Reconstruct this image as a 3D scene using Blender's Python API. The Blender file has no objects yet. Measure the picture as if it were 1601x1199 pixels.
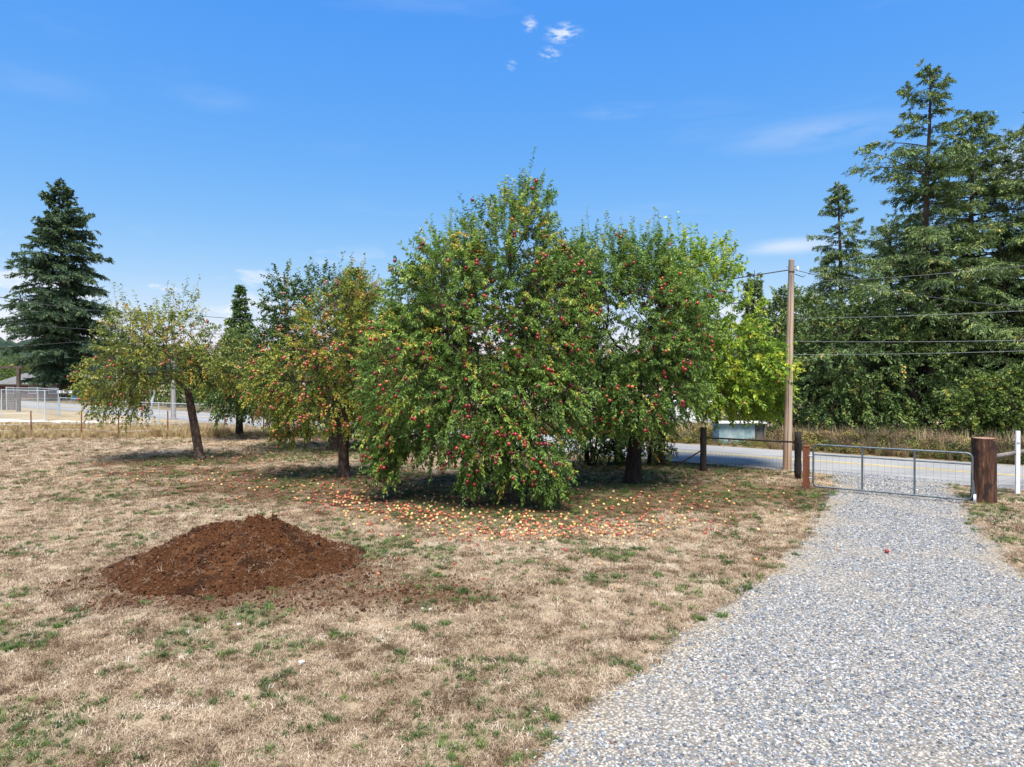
import bpy, math, random
import numpy as np
from mathutils import Vector

# ------------------------------------------------------------------ camera, sky, sun, exposure
scene = bpy.context.scene
COL = scene.collection
H = 3.0                      # camera height
FPX = 1067.0                 # focal length in photo pixels
HZ = 590.0                   # horizon row
cam_d = bpy.data.cameras.new('camera')
cam = bpy.data.objects.new('camera', cam_d); COL.objects.link(cam)
cam.location = (0, 0, H)
cam.rotation_euler = (math.radians(90 - 0.51), 0, 0)
cam_d.sensor_width = 36.0; cam_d.lens = 36.0 * FPX / 1601.0
cam_d.clip_end = 9000; cam_d.clip_start = 0.05
scene.camera = cam

SUN_EL = 67.0
SUN_DIR = Vector((0.08, -0.99))          # horizontal direction towards the sun
SUN_DIR.normalize()
world = bpy.data.worlds.new('World'); scene.world = world; world.use_nodes = True
wn = world.node_tree.nodes; wl = world.node_tree.links; wn.clear()
w_out = wn.new('ShaderNodeOutputWorld'); w_bg = wn.new('ShaderNodeBackground')
sky = wn.new('ShaderNodeTexSky'); sky.sky_type = 'NISHITA'; sky.sun_disc = False
sky.sun_elevation = math.radians(SUN_EL); sky.sun_rotation = math.atan2(SUN_DIR.x, SUN_DIR.y)
sky.air_density = 1.0; sky.dust_density = 0.35; sky.ozone_density = 3.0; sky.altitude = 60
w_bg.inputs['Strength'].default_value = 0.104
wl.new(w_bg.outputs[0], w_out.inputs[0])

def wmath(op, a, b=None, clamp=False):
    n = wn.new('ShaderNodeMath'); n.operation = op; n.use_clamp = clamp
    for i, v in enumerate((a, b)):
        if v is None: continue
        if isinstance(v, (int, float)): n.inputs[i].default_value = v
        else: wl.new(v, n.inputs[i])
    return n.outputs[0]
def wmaprange(v, a, b):
    n = wn.new('ShaderNodeMapRange'); n.interpolation_type = 'SMOOTHSTEP'
    wl.new(v, n.inputs[0]); n.inputs[1].default_value = a; n.inputs[2].default_value = b
    return n.outputs[0]
tc = wn.new('ShaderNodeTexCoord')
sepw = wn.new('ShaderNodeSeparateXYZ'); wl.new(tc.outputs['Generated'], sepw.inputs[0])
def wnoise(scale, stretch, detail=5, rough=0.55, off=(0, 0, 0)):
    mp = wn.new('ShaderNodeMapping'); mp.inputs['Scale'].default_value = stretch; mp.inputs['Location'].default_value = off
    wl.new(tc.outputs['Generated'], mp.inputs[0])
    n = wn.new('ShaderNodeTexNoise'); n.inputs['Scale'].default_value = scale
    n.inputs['Detail'].default_value = detail; n.inputs['Roughness'].default_value = rough
    wl.new(mp.outputs[0], n.inputs[0]); return n.outputs[0]
def wblob(px, py, sx, sy):
    """soft patch of sky round one direction"""
    d = Vector(((px - 800.5) / FPX, 1.0, (HZ - py) / FPX)).normalized()
    mp = wn.new('ShaderNodeVectorMath'); mp.operation = 'SUBTRACT'; wl.new(tc.outputs['Generated'], mp.inputs[0]); mp.inputs[1].default_value = d
    m2 = wn.new('ShaderNodeVectorMath'); m2.operation = 'MULTIPLY'; wl.new(mp.outputs[0], m2.inputs[0]); m2.inputs[1].default_value = (FPX / sx, FPX / sx, FPX / sy)
    m3 = wn.new('ShaderNodeVectorMath'); m3.operation = 'LENGTH'; wl.new(m2.outputs[0], m3.inputs[0])
    n = wn.new('ShaderNodeMapRange'); n.interpolation_type = 'SMOOTHSTEP'; wl.new(m3.outputs['Value'], n.inputs[0])
    n.inputs[1].default_value = 1.0; n.inputs[2].default_value = 0.0; n.inputs[3].default_value = 0; n.inputs[4].default_value = 1
    return n.outputs[0]
# low cumulus all round the horizon, thin cirrus over the whole sky
nz_c = wnoise(9.0, (1, 1, 2.6), 6, 0.6)
band = wmath('MULTIPLY', wmaprange(sepw.outputs[2], 0.20, 0.09), wmaprange(sepw.outputs[2], -0.02, 0.02))
cum = wmath('MULTIPLY', wmaprange(nz_c, 0.55, 0.66), band)
nz_w = wnoise(2.2, (1, 1, 6.0), 6, 0.6, (3.1, 0.4, 1.2))
cir = wmath('MULTIPLY', wmaprange(nz_w, 0.56, 0.82), 0.12)
fine = wnoise(60, (1, 1, 3.0), 4, 0.6)
wisp_n = wnoise(7, (1, 1, 5.0), 5, 0.6, (0.3, 2.0, 0.7))
clouds = wmath('MAXIMUM', cum, cir)
for px, py, sx, sy, amt in ((880, 55, 34, 17, 1.0), (860, 86, 20, 12, 0.9), (828, 40, 14, 14, 0.8), (800, 104, 10, 9, 0.5)):
    clouds = wmath('MAXIMUM', clouds, wmath('MULTIPLY', wmath('MULTIPLY', wblob(px, py, sx, sy), wmaprange(fine, 0.40, 0.62)), amt))
for px, py, sx, sy, amt in ((1270, 210, 170, 30, 0.25), (1235, 385, 100, 16, 0.7), (330, 155, 80, 22, 0.10), (60, 130, 90, 24, 0.08), (965, 175, 80, 14, 0.25), (10, 505, 90, 45, 0.95), (415, 478, 26, 22, 0.95), (1590, 265, 60, 60, 0.8)):
    clouds = wmath('MAXIMUM', clouds, wmath('MULTIPLY', wmath('MULTIPLY', wblob(px, py, sx, sy), wmaprange(wisp_n, 0.30, 0.58)), amt))
hs = wn.new('ShaderNodeHueSaturation'); hs.inputs['Saturation'].default_value = 1.34; hs.inputs['Value'].default_value = 1.0
wl.new(sky.outputs[0], hs.inputs['Color'])
# the pale, even blue of the photograph's sky: each channel's gradient flattened
sepc = wn.new('ShaderNodeSeparateColor'); wl.new(hs.outputs[0], sepc.inputs[0]); comb = wn.new('ShaderNodeCombineColor')
for ch, (pw, gain) in enumerate(((0.82, 0.86), (0.60, 0.735), (0.10, 0.955))):
    wl.new(wmath('MULTIPLY', wmath('POWER', wmath('MULTIPLY', sepc.outputs[ch], 0.2153), pw), gain * 4.645), comb.inputs[ch])
mixw = wn.new('ShaderNodeMix'); mixw.data_type = 'RGBA'
wl.new(wmath('MULTIPLY', clouds, 0.85), mixw.inputs[0]); wl.new(comb.outputs[0], mixw.inputs[6]); mixw.inputs[7].default_value = (4.2, 4.45, 4.75, 1)
wl.new(mixw.outputs[2], w_bg.inputs['Color'])

sun_d = bpy.data.lights.new('sun', 'SUN'); sun_d.energy = 4.4; sun_d.angle = math.radians(32); sun_d.color = (1.0, 0.95, 0.87)
sun = bpy.data.objects.new('sun', sun_d); COL.objects.link(sun)
ce = math.cos(math.radians(SUN_EL))
to_sun = Vector((SUN_DIR.x * ce, SUN_DIR.y * ce, math.sin(math.radians(SUN_EL))))
sun.rotation_euler = to_sun.to_track_quat('Z', 'Y').to_euler(); sun.location = (-20, -30, 40)
vs = scene.view_settings
vs.view_transform = 'Standard'; vs.look = 'None'; vs.exposure = 1.05; vs.gamma = 1.0; vs.use_curve_mapping = False
scene.cycles.max_bounces = 6; scene.cycles.diffuse_bounces = 3; scene.cycles.transparent_max_bounces = 8
scene.cycles.transmission_bounces = 3; scene.cycles.glossy_bounces = 2

# ------------------------------------------------------------------ helpers
rng = np.random.default_rng(7)
def reseed(s):
    global rng
    rng = np.random.default_rng(s)
def P(px, py, D):
    return np.array([(px - 800.5) / FPX * D, D, H - (py - HZ) / FPX * D])
def gD(py): return H * FPX / (py - HZ)
def G(px, py):
    D = gD(py); return np.array([(px - 800.5) / FPX * D, D, 0.0])
def smooth(a, b, x):
    t = np.clip((np.asarray(x, float) - a) / (b - a), 0, 1); return t * t * (3 - 2 * t)
_tab = np.random.default_rng(99).random((256, 256))
def vnoise(x, y, s=1.0, o=0):
    x = np.asarray(x, float) / s + 31.7 * o + 1000; y = np.asarray(y, float) / s + 17.3 * o + 1000
    xi = np.floor(x).astype(int); yi = np.floor(y).astype(int); fx = x - xi; fy = y - yi
    fx = fx * fx * (3 - 2 * fx); fy = fy * fy * (3 - 2 * fy)
    g = lambda i, j: _tab[i % 256, j % 256]
    return (g(xi, yi) * (1 - fx) + g(xi + 1, yi) * fx) * (1 - fy) + (g(xi, yi + 1) * (1 - fx) + g(xi + 1, yi + 1) * fx) * fy
def fbm(x, y, s=1.0, o=0, n=4):
    v = 0; a = 0.5; t = 0
    for k in range(n):
        v = v + a * vnoise(x, y, s / 2 ** k, o + k * 3); t += a; a *= 0.5
    return v / t
def norm(v):
    return v / np.maximum(np.linalg.norm(v, axis=-1, keepdims=True), 1e-9)

def link(o, parent=None, loc=None):
    COL.objects.link(o)
    if parent is not None: o.parent = parent
    if loc is not None: o.location = [float(c) for c in loc]
    return o
def tag(o, label=None, cat=None, group=None, kind=None):
    if label: o['label'] = label
    if cat: o['category'] = cat
    if group: o['group'] = group
    if kind: o['kind'] = kind
    return o
def empty(name, loc, label=None, cat=None, group=None):
    o = bpy.data.objects.new(name, None); o.empty_display_size = 0.2
    link(o, None, loc); return tag(o, label, cat, group)
def np_mesh(name, V, F, attrs=None, smooth_sh=False):
    """V (n,3); F (m,k) one polygon size; attrs {name: per-vertex float}"""
    V = np.asarray(V, np.float32); F = np.asarray(F, np.int32)
    me = bpy.data.meshes.new(name); n, (m, k) = len(V), F.shape
    me.vertices.add(n); me.vertices.foreach_set('co', V.ravel())
    me.loops.add(m * k); me.loops.foreach_set('vertex_index', F.ravel())
    me.polygons.add(m); me.polygons.foreach_set('loop_start', np.arange(m, dtype=np.int32) * k)
    me.polygons.foreach_set('loop_total', np.full(m, k, np.int32))
    if smooth_sh: me.polygons.foreach_set('use_smooth', np.ones(m, bool))
    me.update(calc_edges=True)
    for an, av in (attrs or {}).items():
        at = me.attributes.new(an, 'FLOAT', 'POINT'); at.data.foreach_set('value', np.asarray(av, np.float32))
    return me
def obj(name, me, mat, parent=None, loc=None):
    o = bpy.data.objects.new(name, me)
    if mat is not None and len(me.materials) == 0: me.materials.append(mat)
    return link(o, parent, loc)

class MB:
    """collects boxes, tubes and prisms; build() links one mesh object"""
    def __init__(s): s.V = []; s.F = []
    def add(s, V, F):
        b = len(s.V); s.V += [tuple(map(float, v)) for v in V]; s.F += [tuple(b + i for i in f) for f in F]; return s
    def box(s, c, size, rz=0.0, axes=None):
        hx, hy, hz = [q / 2 for q in size]
        if axes is None:
            ca, sa = math.cos(rz), math.sin(rz); ax = ((ca, sa, 0), (-sa, ca, 0), (0, 0, 1))
        else: ax = axes
        ax = np.array(ax, float); c = np.array(c, float)
        V = [c + ax[0] * hx * i + ax[1] * hy * j + ax[2] * hz * k for i in (-1, 1) for j in (-1, 1) for k in (-1, 1)]
        return s.add(V, [(0, 1, 3, 2), (4, 6, 7, 5), (0, 4, 5, 1), (2, 3, 7, 6), (0, 2, 6, 4), (1, 5, 7, 3)])
    def tube(s, pts, r, n=8, caps=True):
        pts = np.array(pts, float); m = len(pts); r = np.full(m, r) if np.isscalar(r) else np.array(r)
        t = np.gradient(pts, axis=0) if m > 1 else None; t = norm(t)
        ref = np.array([0, 0, 1.0]) if abs(t[0][2]) < 0.9 else np.array([1.0, 0, 0])
        V = []; u = norm(np.cross(ref, t[0]))
        for i in range(m):
            u = norm(u - t[i] * np.dot(u, t[i])); w = np.cross(t[i], u)
            for k in range(n):
                a = 2 * math.pi * k / n; V.append(pts[i] + r[i] * (u * math.cos(a) + w * math.sin(a)))
        F = [(i * n + k, i * n + (k + 1) % n, (i + 1) * n + (k + 1) % n, (i + 1) * n + k) for i in range(m - 1) for k in range(n)]
        if caps: F += [tuple(range(n))[::-1], tuple((m - 1) * n + k for k in range(n))]
        return s.add(V, F)
    def build(s, name, mat, parent=None, loc=None, smooth_sh=False):
        me = bpy.data.meshes.new(name); me.from_pydata(s.V, [], s.F); me.update()
        if smooth_sh:
            me.polygons.foreach_set('use_smooth', np.ones(len(me.polygons), bool))
        return obj(name, me, mat, parent, loc)

# ------------------------------------------------------------------ materials
class NT:
    def __init__(s, name):
        s.m = bpy.data.materials.new(name); s.m.use_nodes = True; s.t = s.m.node_tree; s.t.nodes.clear()
        s.out = s.n('ShaderNodeOutputMaterial')
    def n(s, typ, **kw):
        x = s.t.nodes.new(typ)
        for k, v in kw.items(): setattr(x, k, v)
        return x
    def l(s, a, b): s.t.links.new(a, b)
    def set(s, node, **kw):
        for k, v in kw.items():
            k = k.replace('_', ' ')
            if hasattr(v, 'is_output') or isinstance(v, bpy.types.NodeSocket): s.l(v, node.inputs[k])
            else: node.inputs[k].default_value = v
        return node
    def coord(s, scale=(1, 1, 1), which='Object', loc=(0, 0, 0)):
        c = s.n('ShaderNodeTexCoord'); m = s.n('ShaderNodeMapping'); m.inputs['Scale'].default_value = scale; m.inputs['Location'].default_value = loc
        s.l(c.outputs[which], m.inputs[0]); return m.outputs[0]
    def noise(s, vec, scale, detail=4, rough=0.55):
        n = s.n('ShaderNodeTexNoise'); s.l(vec, n.inputs['Vector'])
        n.inputs['Scale'].default_value = scale; n.inputs['Detail'].default_value = detail; n.inputs['Roughness'].default_value = rough
        return n.outputs[0]
    def ramp(s, fac, stops, interp='LINEAR'):
        r = s.n('ShaderNodeValToRGB'); r.color_ramp.interpolation = interp; e = r.color_ramp.elements
        while len(e) < len(stops): e.new(0.5)
        for i, (p, c) in enumerate(stops): e[i].position = p; e[i].color = (*c, 1) if len(c) == 3 else c
        s.l(fac, r.inputs[0]); return r.outputs[0]
    def mix(s, fac, a, b, mode='MIX'):
        m = s.n('ShaderNodeMix', data_type='RGBA', blend_type=mode)
        for sock, v in ((m.inputs[0], fac), (m.inputs[6], a), (m.inputs[7], b)):
            if isinstance(v, bpy.types.NodeSocket): s.l(v, sock)
            elif isinstance(v, (int, float)): sock.default_value = v
            else: sock.default_value = (*v, 1)
        return m.outputs[2]
    def math(s, op, a, b=None, clamp=False):
        m = s.n('ShaderNodeMath', operation=op, use_clamp=clamp)
        for i, v in enumerate((a, b)):
            if v is None: continue
            if isinstance(v, bpy.types.NodeSocket): s.l(v, m.inputs[i])
            else: m.inputs[i].default_value = v
        return m.outputs[0]
    def maprange(s, v, a, b, c=0.0, d=1.0):
        m = s.n('ShaderNodeMapRange', interpolation_type='SMOOTHSTEP'); s.l(v, m.inputs[0])
        for i, q in enumerate((a, b, c, d)): m.inputs[i + 1].default_value = q
        return m.outputs[0]
    def attr(s, name, typ='GEOMETRY'):
        a = s.n('ShaderNodeAttribute', attribute_name=name, attribute_type=typ); return a.outputs['Fac']
    def bump(s, h, strength=0.5, dist=0.02):
        b = s.n('ShaderNodeBump'); s.l(h, b.inputs['Height']); b.inputs['Strength'].default_value = strength; b.inputs['Distance'].default_value = dist
        return b.outputs[0]
    def principled(s, color, rough=0.8, spec=0.3, normal=None, metal=0.0):
        p = s.n('ShaderNodeBsdfPrincipled')
        if isinstance(color, bpy.types.NodeSocket): s.l(color, p.inputs['Base Color'])
        else: p.inputs['Base Color'].default_value = (*color, 1)
        if isinstance(rough, bpy.types.NodeSocket): s.l(rough, p.inputs['Roughness'])
        else: p.inputs['Roughness'].default_value = rough
        p.inputs['Specular IOR Level'].default_value = spec; p.inputs['Metallic'].default_value = metal
        if normal is not None: s.l(normal, p.inputs['Normal'])
        s.bsdf = p; s.l(p.outputs[0], s.out.inputs[0]); return s.m
    def translucent(s, color, fac):
        tr = s.n('ShaderNodeBsdfTranslucent'); mx = s.n('ShaderNodeMixShader'); mx.inputs[0].default_value = fac
        if isinstance(color, bpy.types.NodeSocket): s.l(color, tr.inputs[0])
        else: tr.inputs[0].default_value = (*color, 1)
        s.l(s.bsdf.outputs[0], mx.inputs[1]); s.l(tr.outputs[0], mx.inputs[2]); s.l(mx.outputs[0], s.out.inputs[0]); return s.m

def leaf_mat(name, stops, rough=0.45, spec=0.35, tr=0.36, inst=False):
    t = NT(name); c = t.ramp(t.attr('tint', 'INSTANCER' if inst else 'GEOMETRY'), stops)
    t.principled(c, rough, spec); return t.translucent(c, tr) if tr > 0 else t.m
def noisy_mat(name, c1, c2, scale=8, rough=0.8, spec=0.25, stretch=(1, 1, 1), bump=0.4, bdist=0.01, metal=0.0, c3=None):
    t = NT(name); v = t.coord(stretch); nz = t.noise(v, scale, 6, 0.65)
    st = [(0.32, c1), (0.68, c2)] if c3 is None else [(0.3, c1), (0.5, c2), (0.72, c3)]
    return t.principled(t.ramp(nz, st), rough, spec, t.bump(t.noise(v, scale * 2.7, 5), bump, bdist), metal)

M = {}
M['bark_apple'] = noisy_mat('apple_bark', (0.020, 0.011, 0.008), (0.070, 0.044, 0.033), 9, 0.92, 0.15, (1, 1, 0.55), 1.0, 0.04, c3=(0.17, 0.14, 0.12))
M['bark_dark'] = noisy_mat('dark_bark', (0.013, 0.009, 0.008), (0.050, 0.037, 0.031), 9, 0.92, 0.15, (1, 1, 0.5), 1.0, 0.04)
M['twig'] = noisy_mat('grey_twig', (0.12, 0.10, 0.085), (0.30, 0.27, 0.24), 5, 0.9, 0.15)
M['bark_fir'] = noisy_mat('fir_bark', (0.035, 0.025, 0.02), (0.13, 0.10, 0.085), 3.5, 0.95, 0.1, (1, 1, 0.25), 1.0, 0.06)
A_GREEN = [(0.0, (0.049, 0.093, 0.018)), (0.35, (0.109, 0.205, 0.040)), (0.7, (0.242, 0.369, 0.070)), (0.9, (0.438, 0.491, 0.084)), (1.0, (0.744, 0.491, 0.093))]
M['leaf_apple'] = leaf_mat('apple_leaf', A_GREEN)
M['leaf_apple_dark'] = leaf_mat('dark_apple_leaf', [(0.0, (0.029, 0.061, 0.015)), (0.5, (0.069, 0.129, 0.031)), (0.85, (0.156, 0.233, 0.050)), (1.0, (0.390, 0.323, 0.070))])
M['leaf_autumn'] = leaf_mat('turning_apple_leaf', [(0.0, (0.058, 0.103, 0.018)), (0.35, (0.188, 0.273, 0.040)), (0.65, (0.363, 0.375, 0.056)), (0.85, (0.524, 0.342, 0.056)), (1.0, (0.437, 0.171, 0.045))])
M['leaf_yellowgreen'] = leaf_mat('pale_green_apple_leaf', [(0.0, (0.062, 0.099, 0.022)), (0.4, (0.179, 0.238, 0.044)), (0.75, (0.331, 0.344, 0.066)), (0.92, (0.524, 0.437, 0.077)), (1.0, (0.580, 0.330, 0.066))])
M['leaf_lime'] = leaf_mat('lime_leaf', [(0.0, (0.068, 0.138, 0.020)), (0.4, (0.193, 0.318, 0.038)), (0.8, (0.372, 0.497, 0.055)), (1.0, (0.635, 0.607, 0.068))], tr=0.38)
M['leaf_dark'] = leaf_mat('dark_broad_leaf', [(0.0, (0.042, 0.078, 0.024)), (0.5, (0.109, 0.176, 0.047)), (0.9, (0.230, 0.296, 0.070)), (1.0, (0.518, 0.362, 0.099))], 0.55, 0.3, 0.2)
M['leaf_mid'] = leaf_mat('mid_green_leaf', [(0.0, (0.043, 0.079, 0.016)), (0.5, (0.114, 0.183, 0.035)), (0.9, (0.228, 0.292, 0.054)), (1.0, (0.486, 0.378, 0.071))], 0.5, 0.35, 0.28)
M['leaf_brown'] = leaf_mat('olive_brown_leaf', [(0.0, (0.035, 0.035, 0.014)), (0.5, (0.095, 0.095, 0.03)), (0.9, (0.20, 0.16, 0.05)), (1.0, (0.30, 0.18, 0.07))], 0.6, 0.25, 0.2)
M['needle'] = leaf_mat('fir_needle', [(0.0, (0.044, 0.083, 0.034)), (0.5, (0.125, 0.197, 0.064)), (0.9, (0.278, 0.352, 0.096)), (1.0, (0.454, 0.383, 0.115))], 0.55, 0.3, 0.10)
M['needle_blue'] = leaf_mat('blue_fir_needle', [(0.0, (0.025, 0.054, 0.029)), (0.5, (0.068, 0.121, 0.060)), (1.0, (0.147, 0.209, 0.088))], 0.55, 0.3, 0.10)
M['needle_cedar'] = leaf_mat('cedar_needle', [(0.0, (0.038, 0.083, 0.027)), (0.5, (0.083, 0.159, 0.047)), (1.0, (0.187, 0.261, 0.074))], 0.6, 0.25, 0.1)

def mat_apple(name, stops):
    t = NT(name); oi = t.n('ShaderNodeObjectInfo'); v = t.coord((1, 1, 1))
    nz = t.noise(v, 14, 3); f = t.math('ADD', oi.outputs['Random'], t.math('MULTIPLY', t.math('SUBTRACT', nz, 0.5), 0.55), True)
    return t.principled(t.ramp(f, stops), 0.32, 0.5)
M['apple_red'] = mat_apple('apple_red', [(0.0, (0.13, 0.007, 0.012)), (0.45, (0.25, 0.016, 0.020)), (0.8, (0.34, 0.045, 0.030)), (1.0, (0.42, 0.14, 0.05))])
M['apple_pink'] = mat_apple('apple_pink', [(0.0, (0.22, 0.022, 0.026)), (0.5, (0.37, 0.075, 0.055)), (1.0, (0.48, 0.22, 0.11))])
M['apple_fallen_red'] = mat_apple('fallen_apple_red', [(0.0, (0.22, 0.025, 0.02)), (0.5, (0.36, 0.065, 0.04)), (1.0, (0.42, 0.16, 0.06))])
M['apple_fallen_orange'] = mat_apple('fallen_apple_orange', [(0.0, (0.30, 0.10, 0.045)), (0.5, (0.48, 0.20, 0.08)), (1.0, (0.54, 0.30, 0.13))])
M['apple_fallen_yellow'] = mat_apple('fallen_apple_yellow', [(0.0, (0.34, 0.20, 0.07)), (0.5, (0.54, 0.38, 0.14)), (1.0, (0.60, 0.48, 0.24))])

# ------------------------------------------------------------------ lie of the land
RU = np.array([-0.780, 0.627]); RN = np.array([0.627, 0.780])      # along the road, and away from the camera across it
R_NEAR, R_MID, R_FAR = 23.3, 25.8, 28.7
def road_pt(c, u, z=0.0):                                          # c across, u along
    q = RN * c + RU * u; return np.array([q[0], q[1], z])
def at_c(px, c):                                                   # ground point on picture column px at road offset c
    k = (px - 800.5) / FPX; D = c / (RN[0] * k + RN[1]); return np.array([k * D, D, 0.0])
DRIVE_ROWS = [(726, 1262, 1580), (740, 1300, 1520), (755, 1306, 1490), (770, 1303, 1498), (785, 1292, 1512), (810, 1275, 1522), (830, 1262, 1537),
              (860, 1238, 1570), (890, 1207, 1601), (930, 1150, 1655), (1000, 1060, 1760), (1065, 960, 1860), (1120, 893, 1950),
              (1199, 832, 2090), (1400, 690, 2450), (1900, 300, 3300)]
_dr = np.array([(gD(y), (l - 800.5) / FPX * gD(y), (r - 800.5) / FPX * gD(y)) for y, l, r in DRIVE_ROWS])[::-1]
def drive_lr(D):
    l = np.interp(D, _dr[:, 0], _dr[:, 1]); r = np.interp(D, _dr[:, 0], _dr[:, 2])
    return l, r
def drive_in(x, y):
    """>0 inside the drive: metres from the nearer edge"""
    l, r = drive_lr(y); w = 0.22 * (fbm(x, y, 0.9, 5) - 0.5) * 2
    d = np.minimum(x - l, r - x) + w
    return np.where(RN[0] * x + RN[1] * y < R_NEAR, d, -1.0)
MX = [-6.5, -6.2, -5.9, -5.52, -5.08, -4.7, -4.4, -4.25, -4.1, -3.93, -3.67, -3.33, -3.0, -2.7, -2.4]
MZ = [0.0, 0.04, 0.14, 0.36, 0.58, 0.64, 0.63, 0.70, 0.72, 0.67, 0.57, 0.40, 0.20, 0.07, 0.0]
def mound_h(x, y):
    ridge = np.interp(x, MX, MZ); yr = 10.95 + 0.15 * np.sin(x * 1.3)
    fd = 0.55 + 1.25 * np.clip(ridge / 0.76, 0, 1) ** 0.8 + 0.35 * (fbm(x, y, 0.8, 12) - 0.5) * 2; t = np.where(y < yr, (yr - y) / fd, (y - yr) / 1.25)
    return ridge * np.clip(1 - np.clip(t, 0, 1) ** 1.35, 0, 1)
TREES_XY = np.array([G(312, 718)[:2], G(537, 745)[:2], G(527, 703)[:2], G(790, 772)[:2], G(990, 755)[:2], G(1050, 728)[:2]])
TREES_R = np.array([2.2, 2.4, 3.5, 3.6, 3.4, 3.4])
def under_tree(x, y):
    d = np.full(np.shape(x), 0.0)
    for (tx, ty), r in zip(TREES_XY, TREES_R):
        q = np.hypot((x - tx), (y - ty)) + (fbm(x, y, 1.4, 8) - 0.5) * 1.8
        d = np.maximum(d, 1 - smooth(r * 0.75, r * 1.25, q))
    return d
def f_green(x, y):
    g = smooth(0.55, 0.74, fbm(x, y, 0.8, 1)) * smooth(0.35, 0.6, fbm(x, y, 4.0, 2))
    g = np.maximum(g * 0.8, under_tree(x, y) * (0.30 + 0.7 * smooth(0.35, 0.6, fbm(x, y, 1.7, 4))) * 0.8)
    strip = smooth(13.5, 15.5, y) * (1 - smooth(17.5, 19.5, y)) * smooth(5.5, 7.5, x)
    g = np.maximum(g, strip * smooth(0.35, 0.6, fbm(x, y, 1.2, 6)) * 0.7)
    return np.clip(g, 0, 1)
def f_soil(x, y):
    n = fbm(x, y, 0.7, 11)
    a = 1 - smooth(0.8, 1.4, np.hypot((x + 4.1) / 1.9, (y - 10.2) / 1.35) + (n - 0.5) * 1.1)
    b = (1 - smooth(0.3, 1.1, np.hypot((x + 1.9) / 2.3, (y - 9.5) / 1.0) + (n - 0.5) * 1.3)) * 0.9
    return np.clip(np.maximum(a, b), 0, 1)
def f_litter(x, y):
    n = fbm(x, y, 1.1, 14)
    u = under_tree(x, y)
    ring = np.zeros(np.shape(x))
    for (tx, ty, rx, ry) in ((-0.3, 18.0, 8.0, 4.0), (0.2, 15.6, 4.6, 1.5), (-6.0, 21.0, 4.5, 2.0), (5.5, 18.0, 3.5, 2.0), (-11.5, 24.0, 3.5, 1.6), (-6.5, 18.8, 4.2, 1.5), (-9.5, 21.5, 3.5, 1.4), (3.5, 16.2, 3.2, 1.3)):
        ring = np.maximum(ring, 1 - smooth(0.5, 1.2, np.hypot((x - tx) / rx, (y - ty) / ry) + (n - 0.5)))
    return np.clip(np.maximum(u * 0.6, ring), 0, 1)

# ground sheet: fine in the middle, coarse out to the horizon
def graded(lo, hi, step, far, pos=True):
    mid = np.arange(lo, hi + 1e-6, step); out = [hi]; s = step
    while out[-1] < far: s *= 1.35; out.append(out[-1] + s)
    low = [lo]; s = step
    while low[-1] > -far: s *= 1.35; low.append(low[-1] - s)
    return np.concatenate([np.array(low[1:])[::-1], mid, np.array(out[1:])])
gx = graded(-26, 26, 0.25, 4000); gy = graded(2, 38, 0.25, 4000)
GX, GY = np.meshgrid(gx, gy); nx, ny = len(gx), len(gy)
ids = np.arange(nx * ny).reshape(ny, nx)
F = np.stack([ids[:-1, :-1], ids[:-1, 1:], ids[1:, 1:], ids[1:, :-1]], -1).reshape(-1, 4)
fx, fy = GX.ravel(), GY.ravel()
cc = RN[0] * fx + RN[1] * fy
field = smooth(30.5, 33.5, fy + 0.06 * fx + 1.0) * (cc < R_NEAR)
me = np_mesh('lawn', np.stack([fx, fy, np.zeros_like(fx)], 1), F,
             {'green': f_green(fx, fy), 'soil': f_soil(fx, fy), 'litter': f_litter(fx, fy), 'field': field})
t = NT('dry_lawn'); v = t.coord((1, 1, 1))
n1 = t.noise(v, 1.1, 6, 0.62); n2 = t.noise(v, 26, 5, 0.7); n3 = t.noise(t.coord((1, 1, 1), loc=(9, 4, 0)), 0.22, 3)
straw = t.ramp(n2, [(0.28, (0.12, 0.080, 0.046)), (0.5, (0.33, 0.245, 0.155)), (0.72, (0.50, 0.40, 0.28))])
straw = t.mix(t.maprange(n1, 0.35, 0.7), straw, (0.36, 0.30, 0.22), 'MIX')
straw = t.mix(t.math('MULTIPLY', t.maprange(n3, 0.4, 0.65), 0.4), straw, (0.30, 0.215, 0.12))
n4 = t.noise(t.coord((1, 1, 1), loc=(2, 7, 0)), 2.6, 5, 0.7); straw = t.mix(t.math('MULTIPLY', t.maprange(n4, 0.52, 0.68), 0.6), straw, (0.13, 0.105, 0.075))
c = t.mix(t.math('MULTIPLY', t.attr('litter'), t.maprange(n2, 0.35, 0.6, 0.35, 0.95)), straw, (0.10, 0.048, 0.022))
grn = t.ramp(n2, [(0.3, (0.028, 0.045, 0.012)), (0.7, (0.115, 0.125, 0.045))])
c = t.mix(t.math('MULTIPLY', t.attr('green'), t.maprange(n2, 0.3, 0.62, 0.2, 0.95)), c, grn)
soil = t.ramp(n2, [(0.3, (0.035, 0.016, 0.008)), (0.7, (0.12, 0.058, 0.030))])
c = t.mix(t.math('MULTIPLY', t.attr('soil'), t.maprange(n2, 0.34, 0.55, 0.45, 1.0)), c, soil)
c = t.mix(t.math('MULTIPLY', t.attr('field'), 0.75), c, t.ramp(n2, [(0.3, (0.22, 0.16, 0.08)), (0.7, (0.38, 0.305, 0.175))]))
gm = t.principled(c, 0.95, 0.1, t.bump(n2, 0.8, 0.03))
lawn = tag(obj('lawn', me, gm), kind='structure')

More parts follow.
